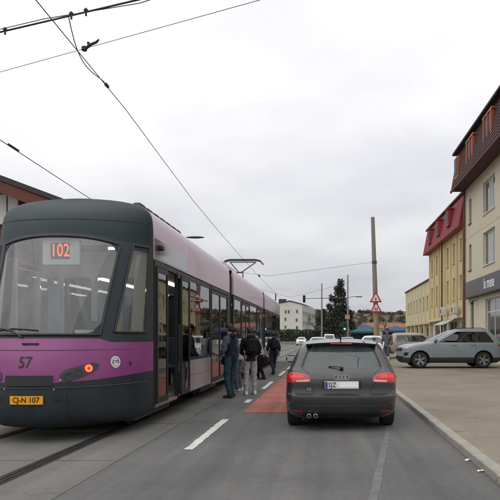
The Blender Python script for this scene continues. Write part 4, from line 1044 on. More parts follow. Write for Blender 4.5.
def person(label, loc, rz, h, J=None, jacket=None, trousers=None, shoes=None, hair=None, hood=False, long_hair=False, vest=None, lean=0., look=0., hat=None, sleeve=None):
    """faces local +y"""
    k = h/1.75
    root = thing('person', label, 'person', loc, rz)
    D = dict(pelvis=(0,0,.95), spine=(0,.0,1.12), chest=(0,.0,1.30), nb=(0,-.015,1.46), nk=(0,.0,1.52), h0=(0,.03,1.585), h1=(0,.02,1.665), h2=(0,.005,1.715),
             shL=(-.175,-.01,1.41), elL=(-.225,-.03,1.14), wrL=(-.225,.06,.91), shR=(.175,-.01,1.41), elR=(.225,-.03,1.14), wrR=(.225,.06,.91),
             hpL=(-.09,0,.90), knL=(-.10,.02,.50), anL=(-.10,-.03,.09), hpR=(.09,0,.90), knR=(.10,.02,.50), anR=(.10,-.03,.09))
    for n, v in (J or {}).items(): D[n] = v
    P = {n: Vector((v[0]*k, (v[1]+lean*max(0, v[2]-.95))*k, v[2]*k)) for n, v in D.items()}
    ch = []
    ch.append([(P['pelvis'], .10*k), (P['spine'], .085*k), (P['chest'], .10*k), (P['nb'], .06*k), (P['nk'], .052*k), (P['h0'], (.066*k,.078*k)), (P['h1'], (.075*k,.092*k)), (P['h2'], (.055*k,.07*k))])
    ex = MB()
    for s in 'LR':
        sg = -1 if s == 'L' else 1
        fw = (P['wr'+s]-P['el'+s]).normalized(); palm = P['wr'+s]+fw*.075*k
        ch.append([(P['chest'], .10*k), (P['sh'+s], .042*k), (P['el'+s], .038*k), (P['wr'+s], .030*k), (palm, .034*k)])
        side = fw.cross(Vector((1,0,0))); side = side.normalized() if side.length > .1 else Vector((0,1,0))
        cu = Vector((-sg*.35,.1,0))
        for q in range(4):
            b0 = palm+side*(q-1.5)*.019*k+fw*.005; L_ = (.068,.078,.074,.058)[q]*k
            ch.append([(b0, .0095*k), (b0+fw*L_*.55+cu*.01, .0088*k), (b0+fw*L_+cu*.035, .0075*k)])
        tb = P['wr'+s]+fw*.03*k+side*.028*k; ch.append([(tb, .011*k), (tb+side*.03*k+fw*.025*k, .010*k), (tb+side*.036*k+fw*.055*k, .0085*k)])
        toe = P['an'+s]+Vector((0,.15*k,-.045*k)); heel = P['an'+s]+Vector((0,-.03*k,-.04*k))
        ch.append([(P['pelvis'], .10*k), (P['hp'+s], .075*k), (P['kn'+s], .060*k), (P['an'+s], .042*k), (toe, .032*k)])
        ex.ell(P['h1']+Vector((sg*.078*k, -.005*k, -.02*k)), (.012*k,.02*k,.032*k), 8, 6)
    f = P['h1']
    ex.ell(f+Vector((0,.098*k,-.03*k)), (.013*k,.02*k,.022*k), 8, 6); ex.ell(f+Vector((0,.088*k,-.068*k)), (.022*k,.012*k,.006*k), 8, 6)
    body = mesh_obj(skin_mesh(ch), 'body', m_skin, root, ex)
    for sg in (-1, 1): MB().ell(f+Vector((sg*.032*k,.084*k,.002*k)), (.011*k,.008*k,.008*k), 8, 6).build('eye', m_ink, root, 60)
    # trousers
    ct = [[(P['pelvis']+Vector((0,0,.14*k)), .130*k), (P['pelvis'], .138*k)]]
    for s in 'LR': ct.append([(P['pelvis'], .138*k), (P['hp'+s], .108*k), ((P['hp'+s]+P['kn'+s])/2+Vector((0,.01,0)), .094*k), (P['kn'+s], .078*k), ((P['kn'+s]+P['an'+s])/2, .070*k), (P['an'+s]+Vector((0,.0,.0)), .062*k), (P['an'+s]+Vector((0,.0,-.06*k)), .064*k)])
    mesh_obj(skin_mesh(ct, 2), 'trousers', trousers, root, wr=.016)
    # jacket and sleeves
    low = P['pelvis']+Vector((0,0,-.085*k))
    cj = [[(low, .172*k), (P['pelvis']+Vector((0,0,-.055*k)), .166*k), (P['pelvis']+Vector((0,0,.06*k)), .152*k), (P['spine'], .142*k), (P['chest'], .155*k), (P['nb']+Vector((0,0,-.02)), .10*k), (P['nb']+Vector((0,0,.025)), .085*k)]]
    arms = []
    for s in 'LR':
        fw = (P['wr'+s]-P['el'+s]).normalized()
        a = [(P['chest'], .155*k), (P['sh'+s], .088*k), ((P['sh'+s]+P['el'+s])/2, .074*k), (P['el'+s], .066*k), (P['wr'+s]-fw*.02*k, .052*k)]
        (arms if vest else cj).append(a)
    j = mesh_obj(skin_mesh(cj, 2), 'jacket', vest or jacket, root, wr=.022)
    if vest:
        for a in arms: mesh_obj(skin_mesh([[(a[1][0]*.35+P['chest']*.65+Vector((0,0,.07*k)), .115*k)]+a[1:]], 2), 'sleeve', jacket, root, wr=.018)
    if hood: MB().ell(P['nb']+Vector((0,-.07*k,.02*k)), (.12*k,.075*k,.075*k), 12, 8).build('hood', vest or jacket, j, 60)
    # shoes
    for s in 'LR':
        a = P['an'+s]; zb = a.z-.09*k; b = MB(); prof = [(-.085,.036,.085),(-.03,.042,.10),(.04,.046,.085),(.11,.046,.06),(.165,.038,.048),(.19,.018,.035)]
        o = 0; n = 8
        for (y, w, hh) in prof:
            for q in range(n):
                t = 2*math.pi*q/n; b.v.append((a.x+w*k*math.copysign(abs(math.cos(t))**.6, math.cos(t)), a.y+y*k, zb+max(.0, (.5+.5*math.copysign(abs(math.sin(t))**.6, math.sin(t)))*hh*k)))
        for i in range(len(prof)-1):
            for q in range(n): w2 = (q+1) % n; b.f.append((i*n+q, i*n+w2, (i+1)*n+w2, (i+1)*n+q))
        b.f.append(tuple(range(n))); b.f.append(tuple(range((len(prof)-1)*n, len(prof)*n))); b.build('shoe', shoes, root, 50)
    # hair
    b = MB(); b.ell(f+Vector((0,-.016*k,.020*k)), (.090*k,.103*k,.098*k), 14, 10, -.15)
    if long_hair: b.ell(f+Vector((0,-.075*k,-.07*k)), (.080*k,.05*k,.14*k), 12, 8)
    else: b.ell(f+Vector((0,-.045*k,-.02*k)), (.078*k,.07*k,.075*k), 12, 8)
    for i, v in enumerate(b.v):
        d = noise.noise(Vector(v)*28)*.008; w = (Vector(v)-f).normalized(); b.v[i] = tuple(Vector(v)+w*d)
    hr = b.build('hair', hair, root, 70)
    if hat:
        b = MB(); b.ell(f+Vector((0,-.006*k,.035*k)), (.098*k,.110*k,.095*k), 14, 10, -.05); b.rbox(tuple(f+Vector((0,.125*k,.035*k))), (.14*k,.10*k,.012*k), .005); b.build('cap', hat, root, 50)
    return root
cloth = lambda n, c: M('cloth_'+n, c, .9, var=.22, vscale=9, bump=.35, bscale=45, spec=.2)
c_navy = cloth('navy', (.012,.016,.028)); c_slate = cloth('slate_blue', (.06,.085,.115)); c_teal = cloth('dark_teal_denim', (.022,.05,.058)); c_black = cloth('black', (.012,.012,.013))
c_ljean = cloth('pale_grey_denim', (.30,.295,.30)); c_djean = cloth('dark_denim', (.02,.025,.038)); c_pgrey = cloth('pale_blue_grey', (.30,.33,.38)); c_white = cloth('white', (.62,.61,.60)); c_grey = cloth('mid_grey', (.11,.115,.12)); c_gjean = cloth('grey_blue_denim', (.085,.10,.13))
h_dark = M('hair_dark', (.014,.011,.010), .6, var=.3, vscale=30); h_brown = M('hair_auburn', (.07,.025,.015), .6, var=.3, vscale=30)
s_dark = M('shoe_dark', (.02,.02,.021), .6); s_white = M('shoe_white', (.62,.61,.58), .6)
# the boarding group at the second door
person('person in dark padded vest and blue-grey sleeves facing the tram, leftmost of the group', (-2.30, 14.35, .005), R(62), 1.74, J=dict(elL=(-.24,.02,1.13), wrL=(-.20,.20,.98), elR=(.24,-.05,1.13), wrR=(.24,.08,.92), anL=(-.13,-.06,.09), knL=(-.12,.03,.5), anR=(.12,.06,.09), knR=(.11,.06,.5)),
       jacket=c_slate, vest=c_navy, trousers=c_teal, shoes=s_dark, hair=h_dark, hood=True, lean=.05)
person('person in black jacket, pale grey jeans and white shoes beside the tram', (-1.93, 15.1, .005), R(20), 1.70, J=dict(elL=(-.25,.02,1.14), wrL=(-.14,.17,1.02), elR=(.25,.02,1.14), wrR=(.14,.17,1.02), anL=(-.12,-.02,.09), anR=(.12,.03,.09), knR=(.11,.05,.5)),
       jacket=c_black, trousers=c_ljean, shoes=s_white, hair=h_brown, hood=True, lean=.03)
person('person in pale blue-grey jacket half hidden behind the black-jacketed passenger', (-2.38, 16.0, .005), R(75), 1.66, J=dict(wrR=(.20,.22,1.05), elR=(.24,.03,1.14)), jacket=c_pgrey, trousers=c_gjean, shoes=s_white, hair=h_dark, long_hair=True, lean=.04)
person('person in pale jacket leaning towards the tram door with a dark bag', (-2.30, 20.6, .005), R(80), 1.66, J=dict(wrR=(.22,.26,1.08), elR=(.24,.06,1.15), anL=(-.1,-.16,.09), knL=(-.1,-.03,.49), anR=(.1,.10,.09), knR=(.1,.10,.51)), jacket=c_pgrey, trousers=c_black, shoes=s_dark, hair=h_dark, lean=.22)
person('person in dark jacket and trousers striding away along the lane line', (-2.06, 23.1, .005), R(28), 1.62, J=dict(anL=(-.09,-.27,.15), knL=(-.10,-.02,.49), anR=(.09,.25,.09), knR=(.10,.15,.51), wrL=(-.20,.20,.98), elL=(-.23,.02,1.14), wrR=(.22,-.12,.93), elR=(.23,-.10,1.15)), jacket=c_navy, trousers=c_djean, shoes=s_dark, hair=h_dark, hood=True, lean=.05)
person('person in grey jacket and grey-blue jeans walking on the right pavement', (2.83, 28.3, KH), R(150), 1.76, J=dict(anL=(-.09,.16,.09), knL=(-.10,.12,.5), anR=(.09,-.16,.11), knR=(.10,.0,.49), elL=(-.24,-.02,1.14), wrL=(-.2,.12,.96), elR=(.24,.02,1.14), wrR=(.18,.16,1.0)), jacket=c_grey, trousers=c_gjean, shoes=s_dark, hair=h_dark)
# bags
def bag(name, label, loc, rz, mat, d, strap=.0):
    t = thing(name, label, 'bag', loc, rz); MB().rbox((0,0,d[2]/2), d, min(d)*.32).build('bag_body', mat, t, 40)
    MB().rbox((0,-d[1]*.55,d[2]*.38), (d[0]*.75, d[1]*.35, d[2]*.45), .03).build('front_pocket', mat, t, 40)
    for sx in (-1, 1): MB().tube([(sx*d[0]*.28, d[1]*.45, d[2]*.12), (sx*d[0]*.30, d[1]*.75, d[2]*.5), (sx*d[0]*.26, d[1]*.45, d[2]*.92)], .014, 6).build('strap', c_black, t, 40)
    MB().tube([(-.05,0,d[2]*.96), (-.04,0,d[2]+.05), (.04,0,d[2]+.05), (.05,0,d[2]*.96)], .01, 6).build('handle', c_black, t, 40)
    return t
bag('backpack', 'black backpack on the back of the black-jacketed passenger', (-1.86, 14.89, 1.02), R(20), c_black, (.28,.14,.40))
bag('handbag', 'dark bag hanging from the arm of the leaning passenger', (-2.10, 20.45, .50), R(80), c_black, (.34,.14,.30))
bag('backpack', 'dark backpack worn by the person striding away', (-1.98, 22.93, .98), R(28), c_navy, (.27,.13,.38))
def hillz(x, y):
    t = max(0, min(1, (y-330)/(14*42))); return -1.0+36*(1-math.cos(min(1, t*1.25)*math.pi))/2*(1+.35*noise.noise(Vector((x*.008, 2, 0))))
# ------------------------------------------------------------------ buildings
m_cream = M('cream_render', (.60,.545,.42), .85, var=.05, vscale=.7, bump=.25, bscale=90, grime=.35, gcol=(.40,.36,.20), gscale=.35)
m_yellow = M('yellow_render', (.60,.48,.25), .85, var=.07, vscale=.6, bump=.25, bscale=90, grime=.5, gcol=(.36,.30,.20), gscale=.5)
m_ywdk = M('yellow_trim', (.50,.39,.21), .85, var=.08, grime=.5, gcol=(.26,.22,.16))
m_brownr = M('brown_red_shingle', (.085,.036,.034), .75, var=.25, vscale=5, grime=.4, gcol=(.05,.03,.03))
m_redr = M('red_sheet_roof', (.27,.030,.040), .5, var=.18, vscale=3, grime=.4, gcol=(.14,.03,.03))
m_orw = M('orange_timber', (.42,.10,.035), .55, var=.2, vscale=6)
m_dark = M('dark_opening', (.022,.021,.02), .8)
m_wglass = M('window_glass_dark', (.055,.062,.068), .06, var=.25, vscale=.8, coat=.6)
m_frame = M('white_frame', (.62,.61,.58), .5, var=.05)
m_curtain = M('pale_curtain', (.45,.45,.42), .9, var=.12, vscale=4)
m_bframe = M('brown_frame', (.05,.03,.02), .6)
m_sign = M('sign_grey', (.075,.068,.075), .45, var=.06)
m_signw = M('sign_white', (.80,.80,.80), .5, var=.02)
m_pipe = M('brown_downpipe', (.13,.05,.035), .5, .1, .15)
m_conc = M('pole_concrete', (.24,.225,.20), .85, var=.15, vscale=4, grime=.5, gcol=(.12,.11,.10), bump=.3)
m_concw = M('pole_concrete_warm', (.33,.25,.15), .85, var=.15, vscale=4, grime=.4, gcol=(.16,.12,.08), bump=.3)

m_dpane = M('dormer_pane', (.03,.022,.022), .5, var=.3)
class Facade:
    """wall along +y at x=X facing -x. Local coords (u along y, z)"""
    def __init__(s, root, X, th=.3): s.root = root; s.X = X; s.th = th
    def wall(s, u0, u1, z0, z1, holes, mat, name='wall', depth=.16):
        us = sorted(set([u0, u1]+[h[0] for h in holes]+[h[1] for h in holes])); zs = sorted(set([z0, z1]+[h[2] for h in holes]+[h[3] for h in holes])); b = MB(); X = s.X
        for a, c in zip(us[:-1], us[1:]):
            for d, e in zip(zs[:-1], zs[1:]):
                um, zm = (a+c)/2, (d+e)/2
                if any(h[0] < um < h[1] and h[2] < zm < h[3] for h in holes): continue
                b.face((X,a,d), (X,c,d), (X,c,e), (X,a,e))
        for (a, c, d, e) in holes:
            for p, q in (((a,d),(c,d)), ((c,d),(c,e)), ((c,e),(a,e)), ((a,e),(a,d))): b.face((X,p[0],p[1]), (X,q[0],q[1]), (X+depth+.05,q[0],q[1]), (X+depth+.05,p[0],p[1]))
        return b.build(name, mat, s.root, weld=True)
    def window(s, u0, u1, z0, z1, n=2, fr=m_frame, gl=m_wglass, depth=.12, sill=True, curtain=False, trans=0., name='window'):
        X = s.X+depth; b = MB(); t = .06
        b.bb(X, X+.05, u0, u1, z0, z0+t); b.bb(X, X+.05, u0, u1, z1-t, z1); b.bb(X+.001, X+.05, u0, u0+t, z0+t, z1-t); b.bb(X+.001, X+.05, u1-t, u1, z0+t, z1-t)
        for k in range(1, n): u = lerp(u0, u1, k/n); b.bb(X+.001, X+.05, u-t*.6, u+t*.6, z0+t, z1-t)
        if trans: b.bb(X+.002, X+.05, u0+t, u1-t, z1-trans-t/2, z1-trans+t/2)
        o = b.build(name, fr, s.root)
        for k in range(n):
            a, c = lerp(u0, u1, k/n)+t*.5, lerp(u0, u1, (k+1)/n)-t*.5
            MB().bb(X+.02, X+.028, a, c, z0+t*.5, z1-t*.5).build('pane', m_curtain if (curtain and k % 2 == 1) else gl, o)
        if sill: MB().bb(s.X-.06, s.X+depth-.003, u0-.05, u1+.05, z0-.055, z0-.004).build('sill', fr, o)
        return o
# ---- cream building with the shop, brown mansard
XB = 8.6
bA = thing('shop_building', 'cream three-storey building with a shop sign and brown-red mansard roof on the right', 'building', (0, 0, 0))
F = Facade(bA, XB); YE = 37.3; YN = 17.0
holes = []; WA = []
for z0, z1 in ((5.35,7.15),(8.15,9.9)):
    for u in (19.2, 25.0, 30.75): WA.append((u, u+2.3, z0, z1, 3, True)); 
    WA.append((35.75, 36.35, z0+.1, z1-.15, 1, False))
holes = [w[:4] for w in WA]
shop = [(35.2, 35.95, .12, 3.45), (28.2, 32.6, .35, 3.5), (20.5, 26.4, .35, 3.5)]
F.wall(YN, YE, -.05, 10.55, holes+shop, m_cream)
for (a, c, d, e, n, cu) in WA: F.window(a, c, d, e, n, m_frame if n > 1 else m_bframe, curtain=cu)
F.window(*shop[0], 1, m_bframe, sill=False, name='door')
for w in shop[1:]: F.window(*w, 3, m_frame, sill=False, trans=.7, name='shop_window')
# inside the shop window: pale blind boards
MB().bb(XB+.13, XB+.138, 28.5, 29.6, 1.9, 3.1).build('shop_poster', m_signw, bA)
# closing walls and back
b = MB(); b.bb(XB+.22, 20, YN, YE, -.05, .0); b.face((XB,YE,-.05), (20,YE,-.05), (20,YE,10.55), (XB,YE,10.55)); b.face((XB,YN,-.05), (20,YN,-.05), (20,YN,10.55), (XB,YN,10.55)); b.build('end_wall', m_cream, bA)
# sign
sg_ = MB().rbox((XB-.10, 32.15, 4.28), (.20, 8.6, .92), .02).build('sign_board', m_sign, bA)
text_obj('la mese', .80, 'sign_lettering', m_signw, sg_, lambda x, z: (XB-.206, 31.15-x, 4.28+z), sx=.85, bold=.016)
MB().bb(XB-.32, XB+.02, 27.8, 36.5, 3.74, 3.80).build('sign_ledge', m_dkgrey, sg_)
b = MB(); b.tube([(XB-.02,34.4,3.55),(XB-.25,34.4,3.5)], .02, 6); b.ell((XB-.28,34.4,3.42), (.1,.1,.12)); b.build('wall_lamp', m_dkgrey, bA, 40)
for z in (7.62,): MB().bb(XB-.012, XB+.02, YN, YE, z-.18, z+.18).build('render_band', M('pale_yellow_band', (.585,.53,.38), .85, var=.06, grime=.4, gcol=(.50,.46,.28)), bA)
# mansard: inclined shingle face with overhang, gable end
MX0, MX1, MZ0, MZ1 = XB-.82, XB-.42, 10.55, 12.85
b = MB(); ye = YE+.35
b.face((MX0,YN,MZ0), (MX0,ye,MZ0), (MX1,ye,MZ1), (MX1,YN,MZ1)); b.face((MX0,ye,MZ0), (20,ye,MZ0), (20,ye,MZ1), (MX1,ye,MZ1)); b.face((MX1,YN,MZ1), (MX1,ye,MZ1), (20,ye,MZ1+.4), (20,YN,MZ1+.4))
b.face((MX0,YN,MZ0), (20,YN,MZ0), (20,YN,MZ1), (MX1,YN,MZ1)); b.face((MX0,YN,MZ0), (MX0,ye,MZ0), (XB+.1,ye,MZ0), (XB+.1,YN,MZ0))
mans = b.build('mansard_roof', m_brownr, bA)
MB().bb(MX1-.30, MX1+.2, YN-.05, ye+.12, MZ1-.02, MZ1+.10).build('eaves_board', m_dark, mans)
MB().bb(MX0-.06, MX0+.02, YN, ye+.02, MZ0-.10, MZ0+.05).build('gutter', m_brownr, mans)
for k in range(13):          # courses of shingles
    t0 = k/13; z = lerp(MZ0, MZ1, t0); x = lerp(MX0, MX1, t0)
    MB().add([(x-.035,YN,z), (x-.035,ye,z), (x+(MX1-MX0)/13-.006,ye,z+(MZ1-MZ0)/13-.01), (x+(MX1-MX0)/13-.006,YN,z+(MZ1-MZ0)/13-.01), (x+.02,YN,z), (x+.02,ye,z)], [(0,1,2,3), (0,1,5,4)]).build('shingle_course', m_brownr, mans)
for (u0, u1) in ((20.,21.5),(25.2,26.7),(28.9,30.4),(32.6,34.1)):
    z0, z1 = 10.95, 12.45; xf = MX0+.11; b = MB(); t = .13
    b.bb(xf, xf+.55, u0, u0+t, z0, z1); b.bb(xf, xf+.55, u1-t, u1, z0, z1); b.bb(xf, xf+.55, u0+t, u1-t, z0, z0+t); b.bb(xf, xf+.6, u0-.12, u1+.12, z1, z1+.1); b.bb(xf+.01, xf+.08, (u0+u1)/2-.05, (u0+u1)/2+.05, z0+t, z1)
    d = b.build('dormer_window', m_orw, bA)
    for (a, c) in ((u0+t, (u0+u1)/2-.05), ((u0+u1)/2+.05, u1-t)): MB().bb(xf+.05, xf+.06, a, c, z0+t, z1).build('pane', m_dpane, d)
b = MB(); b.bb(MX0+.08, MX0+.5, 36.1, 37.1, 11.1, 12.4); b.build('corner_dormer', m_orw, bA); MB().bb(MX0+.05, MX0+.078, 36.25, 36.95, 11.3, 12.3).build('corner_pane', m_dpane, bA)
MB().tube([(XB-.09, YE-.12, 10.5), (XB-.09, YE-.12, .15)], .06, 8).build('downpipe', m_pipe, bA, 40)

# ---- yellow building with red mansard
XC = 8.75
bB = thing('yellow_building', 'yellow ribbed building with a red mansard roof beyond the cream one', 'building')
F = Facade(bB, XC); Y0b, Y1b = YE+.36, 51.5
hol = []; WB = []
for k, u in enumerate([38.9+i*2.15 for i in range(6)]):
    for z0, z1 in ((4.0,5.5),(6.5,7.9)): WB.append((u, u+.62, z0, z1)); hol.append((u, u+.62, z0, z1))
gr = [(38.4,40.6,.1,2.5),(42.0,44.4,.1,2.5),(45.6,47.2,.1,2.5),(48.4,50.6,.1,2.5)]
F.wall(Y0b, Y1b, 2.9, 8.7, hol, m_yellow)
for w in WB: F.window(*w, 1, m_ywdk, sill=True)
F2 = Facade(bB, XC+.35); F2.wall(Y0b, Y1b, -.05, 2.9, gr, m_cream, 'ground_floor_wall')
for i, w in enumerate(gr): F2.window(*w, 2, m_bframe, sill=False, name='shop_window')
MB().bb(XC-.05, XC+.5, Y0b, Y1b, 2.72, 2.90).build('ledge', m_cream, bB)
for i in range(7):
    u = Y0b+.45+i*2.15; MB().bb(XC-.06, XC-.002, u-.13-.08*(i % 3 == 0), u+.13+.1*(i % 4 == 1), 2.95, 8.68).build('pilaster', m_ywdk if i % 3 == 1 else m_yellow, bB)
b = MB(); b.face((XC,Y1b,2.9), (20,Y1b,2.9), (20,Y1b,8.7), (XC,Y1b,8.7)); b.face((XC+.35,Y1b,-.05), (20,Y1b,-.05), (20,Y1b,2.9), (XC+.35,Y1b,2.9)); b.build('end_wall', m_yellow, bB)
b = MB(); x0, x1, z0, z1 = XC-.50, XC-.10, 8.45, 10.55; ye = Y1b+.2; ys = Y0b+.02
b.face((x0,ys,z0), (x0,ye,z0), (x1,ye,z1), (x1,ys,z1)); b.face((x0,ye,z0), (20,ye,z0), (20,ye,z1), (x1,ye,z1)); b.face((x1,ys,z1), (x1,ye,z1), (20,ye,z1+.3), (20,ys,z1+.3)); b.face((x0,ys,z0), (x0,ye,z0), (XC+.05,ye,z0), (XC+.05,ys,z0)); b.face((x0,ys,z0),(20,ys,z0),(20,ys,z1),(x1,ys,z1))
mb_ = b.build('mansard_roof', m_redr, bB)
MB().bb(x1-.15, x1+.2, ys, ye+.1, z1-.02, z1+.10).build('eaves_board', m_brownr, mb_)
for i in range(24):
    u = ys+.3+i*.58; MB().add([(x0-.03,u-.02,z0),(x0-.03,u+.02,z0),(x1-.03,u+.02,z1),(x1-.03,u-.02,z1),(x0,u-.02,z0),(x0,u+.02,z0),(x1,u+.02,z1),(x1,u-.02,z1)], [(0,1,2,3),(0,4,7,3),(1,2,6,5)]).build('standing_seam', m_redr, mb_)
for u in (40.5, 44.3, 48.1):
    b = MB(); b.bb(x0-.06, x1+.4, u, u+.95, 9.0, 10.1); d = b.build('dormer_window', m_redr, bB); MB().bb(x0-.08, x0-.062, u+.15, u+.8, 9.15, 9.95).build('pane', m_dpane, d); MB().bb(x0-.16, x1+.5, u-.1, u+1.05, 10.1, 10.16).build('dormer_roof', m_redr, d)
for u in (Y0b+.10, 44.9): MB().tube([(XC-.16, u, 8.45), (XC-.16, u, .2)], .06, 8).build('downpipe', m_pipe, bB, 40)
# clutter on the ground-floor wall: air conditioners, awning
for (u, z) in ((39.6,3.25),(43.4,3.3)):
    a = MB().rbox((XC-.36, u, z), (.3,.8,.55), .03).build('air_conditioner', m_frame, bB); MB().lathe([(.0005,-.52),(.2,-.52)], (XC, u, z), 'X', 16).build('fan_grille', m_dkgrey, a)
MB().add([(XC-.05,40.9,2.7),(XC-.05,44.9,2.7),(XC-.8,44.9,2.3),(XC-.8,40.9,2.3)], [(0,1,2,3)]).build('awning', m_curtain, bB)

# ---- low yellow block
bC = thing('low_yellow_building', 'long low yellow block with a flat roof at the far end of the row', 'building')
XD = 8.85; F = Facade(bC, XD); a0, a1 = Y1b+.22, 67.5
hl = [(a0+.8+i*2.05, a0+1.55+i*2.05, 3.9, 5.1) for i in range(7)]
m_ypale = M('pale_yellow_render', (.58,.51,.32), .85, var=.08, vscale=.5, grime=.6, gcol=(.36,.32,.24), gscale=.4)
F.wall(a0, a1, 2.75, 6.35, hl, m_ypale)
for w in hl: F.window(*w, 1, m_ywdk)
gl_ = [(a0+.7+i*3.0, a0+2.7+i*3.0, .1, 2.3) for i in range(5)]
F2 = Facade(bC, XD+.5); F2.wall(a0, a1, -.05, 2.75, gl_, m_ywdk, 'ground_floor_wall')
for w in gl_: F2.window(*w, 2, m_bframe, sill=False, name='shop_window')
MB().bb(XD-.03, XD+.6, a0, a1, 2.6, 2.75).build('ledge', m_ywdk, bC)
for i in range(8):
    u = a0+.35+i*2.05-.15; MB().bb(XD-.04, XD-.002, u-.05, u+.05, 2.8, 6.3).build('rib', m_ypale, bC)
for i in range(6): MB().bb(XD+.02, XD+.3, a0+.2+i*3.0, a0+.5+i*3.0, -.05, 2.6).build('pillar', m_cream, bC)
b = MB(); b.bb(XD-.10, 20, a0, a1+.1, 6.352, 6.50); b.build('roof', m_brownr, bC); b = MB(); b.face((XD,a1,-.05), (20,a1,-.05), (20,a1,6.35), (XD,a1,6.35)); b.build('end_wall', m_yellow, bC)

# ---- timber house on the left behind the tram
bD = thing('timber_house', 'house with dark red timber gable and orange wall behind the tram on the left', 'house', (-12.0, 22., .42))
m_tim = M('red_brown_timber', (.125,.035,.026), .7, var=.25, vscale=3); m_orwall = M('orange_wall', (.42,.13,.05), .85, var=.1)
b = MB(); b.prism([(-4.2,0),(2.0,0),(2.0,5.55),(-1.1,6.9),(-4.2,5.9)], (0, 11), 'Y'); b.build('wall', m_orwall, bD)
for i in range(22):
    x = -4.1+i*.28; zt = 6.86-max(0,(x+1.1))*.42 if x > -1.1 else 6.86+(x+1.1)*.32
    MB().bb(x, x+.265, -.05, -.003, 4.3, zt).build('gable_board', m_tim, bD)
b = MB(); rp = [(-1.1,7.30),(2.9,5.80),(2.9,5.62),(-1.1,7.10),(-5.0,5.85),(-5.0,6.05)]; b.prism(rp, (-1.4, 11.6), 'Y'); b.build('roof', M('dark_roof', (.032,.022,.022), .6, var=.2), bD)
b = MB(); b.prism([(-1.1,7.10),(2.85,5.60),(2.85,5.2),(-1.1,6.68),(-5.0,5.40),(-5.0,5.83)], (-1.35, -1.27), 'Y'); b.build('verge_board', m_tim, bD)
b = MB(); b.rbox((.0, -.12, 5.68), (1.5,.10,1.1), .02); b.build('white_panel', m_signw, bD)
MB().bb(.35, .375, -.20, -.172, 5.15, 6.2).build('panel_joint', m_dkgrey, bD)
MB().bb(-.6, .9, -.04, -.003, 1.2, 3.0).build('window', m_wglass, bD)

# ---- white apartment block far away
bE = thing('apartment_block', 'white apartment block with small windows standing behind the green hedge', 'building', (-9.9, 160, 0), R(-0))
m_wh = M('white_render', (.62,.60,.53), .85, var=.05, vscale=.2, grime=.3, gcol=(.45,.43,.38), gscale=.2); m_wh2 = M('pale_grey_render', (.40,.40,.38), .85, var=.06)
b = MB(); b.prism([(-3.4,0),(3.3,0),(3.3,10.1),(0,10.9),(-3.4,10.3)], (0, 1.), 'Y'); b.build('wall', m_wh, bE)
b = MB(); b.face((3.3,0,0), (6.2,26,0), (6.2,26,10.1), (3.3,0,10.1)); b.face((-3.4,1,0), (6.2,26,0), (6.2,26,10), (-3.4,1,10)); b.build('side_wall', m_wh2, bE)
b = MB(); b.prism([(-3.6,10.32),(0,10.95),(3.45,10.12),(3.45,10.3),(0,11.2),(-3.6,10.55)], (-.2, 1.2), 'Y'); b.face((3.45,-.2,10.3),(6.4,26.2,10.3),(3,26.2,11.2),(0,-.2,11.2)); b.build('roof', m_dkgrey, bE)
MB().rbox((-2.0,.6,11.1), (2.0,.8,1.0), .05).build('roof_housing', m_dkgrey, bE)
for (x, z) in ((-1.1,8.2),(-.3,8.2),(1.9,8.3),(-1.2,6.2),(1.8,6.0),(-1.2,4.1),(1.9,4.0)):
    w = MB().bb(x-.28, x+.28, -.06, -.004, z-.5, z+.5).build('window', m_frame, bE); MB().bb(x-.22, x+.22, -.08, -.062, z-.42, z+.42).build('pane', m_wglass, w)
for i in range(7):
    for z in (2.5, 5.2, 7.9):
        t = (i+.6)/7.6; x, y = lerp(3.3,6.2,t), lerp(0,26,t)
        w = MB().box((x+.03, y, z), (.12, 1.3, 1.3), -math.atan2(2.9,26)).build('window', m_frame, bE); MB().box((x+.06, y, z), (.12, 1.1, 1.1), -math.atan2(2.9,26)).build('pane', m_wglass, w)
# ---- small houses with orange roofs on the slope
m_tile = M('orange_tile', (.27,.12,.07), .85, var=.3); m_hw = M('house_wall', (.42,.38,.32), .85, var=.1)
HL = ['small house with orange tiled roof right of the concrete pole', 'second small orange-roofed house left of the concrete pole', 'far orange-roofed house above the blue canopy', 'small pale house with orange roof near the low yellow block', 'tiny orange-roofed house high on the slope']
for lab, (x, y, z, w, rz) in zip(HL[:4], ((30.,300,2.4,6.,.2),(17.5,300,3.2,6,-.3),(25.0,340,6.5,6,.1),(36,310,3.0,6,.3),(52.,480,16.,7,-.2))):
    t = thing('small_house', lab, 'house', (x, y, max(0, hillz(x, y))+3.4), rz, 'small houses on the slope'); b = MB(); b.prism([(-w/2,-6),(w/2,-6),(w/2,3),(0,3+w*.32),(-w/2,3)], (0, w*1.1), 'X'); b.build('wall', m_hw, t)
    b = MB(); b.prism([(-w/2-.4,2.75),(0,3+w*.32+.02),(w/2+.4,2.75),(w/2+.4,2.95),(0,3.25+w*.32),(-w/2-.4,2.95)], (-.4, w*1.1+.4), 'X'); b.build('roof', m_tile, t)
    for k in (0, 1, 2):
        wn = MB().bb(w*.15+k*w*.33, w*.15+k*w*.33+1.0, -w/2-.04, -w/2-.003, 1.0, 2.2).build('window', m_frame, t); MB().bb(w*.15+k*w*.33+.1, w*.15+k*w*.33+.9, -w/2-.06, -w/2-.042, 1.1, 2.1).build('pane', m_wglass, wn)

